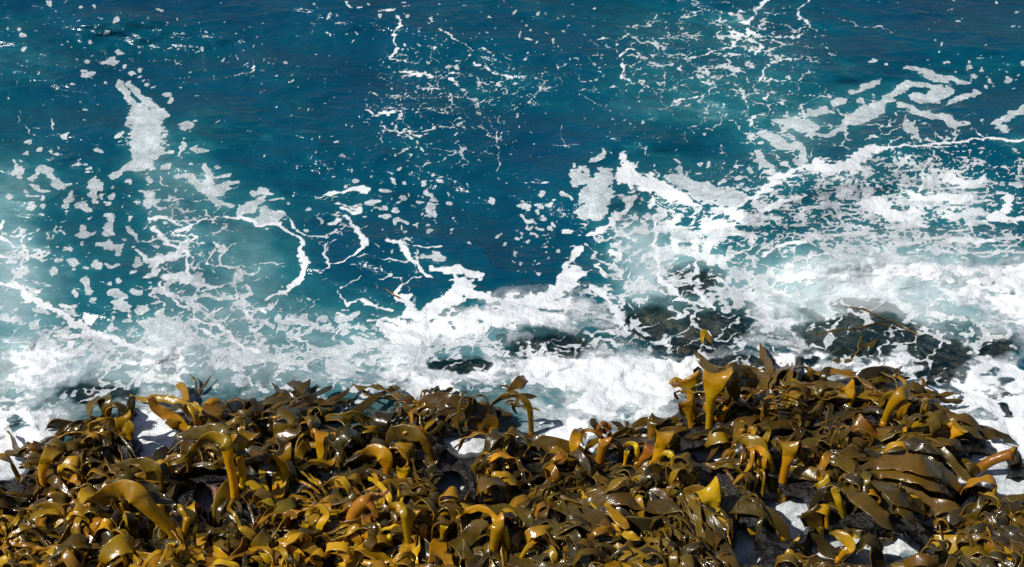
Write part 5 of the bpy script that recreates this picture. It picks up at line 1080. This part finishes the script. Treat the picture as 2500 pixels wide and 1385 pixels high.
random.seed(21)
count = 0
row = 0
y = 985.0
while y < 1440:
    x = -60 + (row % 2) * 52
    while x < 2570:
        px, py = x + random.uniform(-32, 32), y + random.uniform(-16, 16)
        x += 98
        if bil(POOL, px, py) > .34 or py < np.interp(px, [e[0] for e in edge], [e[1] for e in edge]) + 6: continue
        if 470 < px < 560 and 1180 < py < 1300: continue
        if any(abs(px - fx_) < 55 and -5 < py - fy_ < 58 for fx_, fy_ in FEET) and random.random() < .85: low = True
        else: low = False
        b = py - np.interp(px, [e[0] for e in edge], [e[1] for e in edge])
        u = random.random()
        if px < 1000 and py > 1190: hue = random.choice(['lemon', 'gold', 'lemon', 'olive', 'brown', 'gold'])
        elif b < 55: hue = random.choice(['dark', 'brown', 'olive', 'dark'])
        elif px < 1150: hue = random.choice(['olive', 'brown', 'gold', 'dark', 'olive'])
        elif px < 1900: hue = random.choice(['olive', 'brown', 'olive', 'dark', 'gold'])
        else: hue = random.choice(['brown', 'olive', 'brown', 'dark', 'olive'])
        if 1650 < px < 1960 and py > 1130: kind = random.choice(['shred', 'strap', 'shred'])
        elif px > 2330 and py > 1180: hue, kind = random.choice(['dark', 'olive', 'dark']), random.choice(['strap', 'hoop'])
        else: kind = random.choice(['strap', 'strap', 'hoop', 'hoop', 'shred']) if px < 1200 else random.choice(['strap', 'strap', 'strap', 'hoop', 'shred'])
        if low: kind, hue = 'strap', random.choice(['dark', 'dark', 'olive', 'brown'])  # low underlayer mostly dark in colour, standing in for shade under the tall plants
        z0 = floor_px(px, py); X0, Y0, _ = at_z(px, py, z0)
        base = Vector((X0, Y0, z0))
        lab = place_label(kind, hue, px, py)
        if lab is None: continue
        root = empty('bull_kelp', base); tag(root, lab, 'bull kelp', 'bull kelp plants on the reef')
        th0 = flow(px, py)
        nb = 8 if kind == 'strap' else 6 if kind == 'hoop' else 15
        if low: nb = 6
        for k in range(nb):
            th = R(random.gauss(th0, (17 if px > 1120 else 26) if kind != 'hoop' else 70)) if b > 45 else R(random.gauss(random.choice([190, -10, -90]), 35))
            hb = 'dark' if k < 2 else hue if random.random() < .72 else random.choice(['olive', 'brown', 'dark', 'gold'])  # two lowest blades take the dark colour as painted shade between fronds
            sd = count * 50 + k
            if low:
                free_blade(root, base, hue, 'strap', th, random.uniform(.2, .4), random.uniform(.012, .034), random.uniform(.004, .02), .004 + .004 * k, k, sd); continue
            big = random.random() < .13 and b > 90
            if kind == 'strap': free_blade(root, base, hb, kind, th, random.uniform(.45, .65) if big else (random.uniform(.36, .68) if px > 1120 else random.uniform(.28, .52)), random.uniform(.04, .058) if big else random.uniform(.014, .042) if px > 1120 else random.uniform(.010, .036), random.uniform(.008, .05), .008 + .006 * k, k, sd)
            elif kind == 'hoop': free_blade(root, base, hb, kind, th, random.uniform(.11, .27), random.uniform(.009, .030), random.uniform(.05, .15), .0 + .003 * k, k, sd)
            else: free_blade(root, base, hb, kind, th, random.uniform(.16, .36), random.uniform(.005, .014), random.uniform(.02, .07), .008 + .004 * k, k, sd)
        if low: count += 1; continue
        for k in range(5 if kind == 'hoop' else 3 if kind == 'strap' else 1):
            free_blade(root, base, hue if random.random() < .5 else random.choice(['gold', 'brown', 'olive']), 'curl', R(random.choice([0, 180]) + random.gauss(0, 40)), 0, random.uniform(.008, .030), random.uniform(.04, .10), .02 + .02 * random.random(), k, count * 50 + 30 + k)
        for k in range(1 if kind == 'hoop' or random.random() < .2 else 0):
            free_stem(root, base, 'gold' if random.random() < .6 else hb, random.uniform(.08, .17), R(random.choice([180, 0, 90, 200, -20]) + random.uniform(-30, 30)), random.uniform(.009, .016), random.uniform(.026, .055), count * 50 + 40 + k)
        count += 1
    y += 50; row += 1
for (px, py, hue, th0, lab) in [(1215, 945, 'olive', -28, 'olive fronds streaming in grey water behind the huge smooth blade'),                                (2400, 1300, 'dark', -80, 'blackish clump of hanging fronds in the lower right corner'), (2470, 1330, 'olive', -70, 'olive fronds hanging at the right edge, near the bottom'), (2440, 1260, 'dark', 150, 'dark fronds topping the lower right corner clump'), (2350, 1370, 'brown', -40, 'brown fronds under the lower right corner clump'), (2490, 1390, 'dark', -90, 'dark fronds at the very bottom right corner'),
                               (640, 1010, 'dark', 20, 'blackish fronds awash in the shallow grey gap, left half'), (2060, 910, 'dark', 20, 'blackish fronds awash at the top of the right bed'), (1840, 925, 'dark', 10, 'dark frond ends right of the tall golden pair')]:
    z0 = bil(HW, px, py) if py < 1200 else floor_px(px, py); X0, Y0, _ = at_z(px, py, z0)
    root = empty('bull_kelp', (X0, Y0, z0)); tag(root, lab, 'bull kelp', 'bull kelp plants on the reef')
    for k in range(11 if py > 1200 else 7):
        free_blade(root, root.location, hue if k % 3 else random.choice(['dark', 'olive', 'brown']), 'strap', R(random.gauss(th0, 22)), random.uniform(.18, .4), random.uniform(.016, .04), random.uniform(.03, .07) if py > 1200 else random.uniform(.015, .045), (.02 + .012 * k) if py > 1200 else -.045 + .003 * k, k, 90000 + count * 20 + k)
    count += 1
for o in list(scene.objects):
    if o.type == 'EMPTY' and not o.children: bpy.data.objects.remove(o)
print('tangle plants', count)

# single fronds adrift or just breaking the surface
def strand(pts, label, hue='dark', name='kelp_strand', lift=.012, tw=0):
    P3 = [at_z(x, y_, bil(HW, x, y_) + lift + dz) for x, y_, w, dz in pts]
    n = 8 + 6 * len(pts)
    P = catmull(P3, n); a = smooth1(lerp_at([p[2] * scale_at(p[0], p[1]) for p in pts], n))
    T, W, N = frames(P, np.tile(np.array([0, -.6, 1.0]), (n, 1)), np.full(n, R(tw)) + .5 * np.sin(np.linspace(0, 8, n)))
    o = band(name, P, W, N, a, np.full(n, .003), np.full(n, .3), np.zeros(n), np.linspace(.3, 1, n), KELP[hue], None, P3[0], 11, .004)
    o.location = P3[0]
    return tag(o, label, 'kelp strand', 'loose kelp strands in the water')
strand([(2060,748,.8,0),(2110,756,1.4,0),(2150,775,1.6,0),(2190,790,1.4,0),(2245,822,.8,0)], 'long thin brown strand trailing across the large foam hole at right', 'brown')
strand([(1990,818,.8,0),(2040,806,1.4,0),(2090,802,1.6,0),(2140,790,1.4,0),(2180,800,.8,0)], 'thin brown strand lying over the largest submerged rock', 'brown')
strand([(942,706,.8,0),(958,718,1.8,.004),(975,727,1,0)], 'small orange strand drifting in blue water off the reef', 'rust')
strand([(462,912,1,.035),(478,932,3.5,.02),(480,960,3,0)], 'green-brown frond tip sticking up from grey water at left', 'olive')
strand([(515,918,1,.03),(500,940,3.5,.02),(478,965,3,0)], 'bent frond tip beside the upright tip at left', 'brown')
strand([(1715,838,3,-.02),(1718,812,9,.04),(1740,838,4,-.02)], 'amber frond tip on the black wet rock behind the wide trumpet', 'gold')
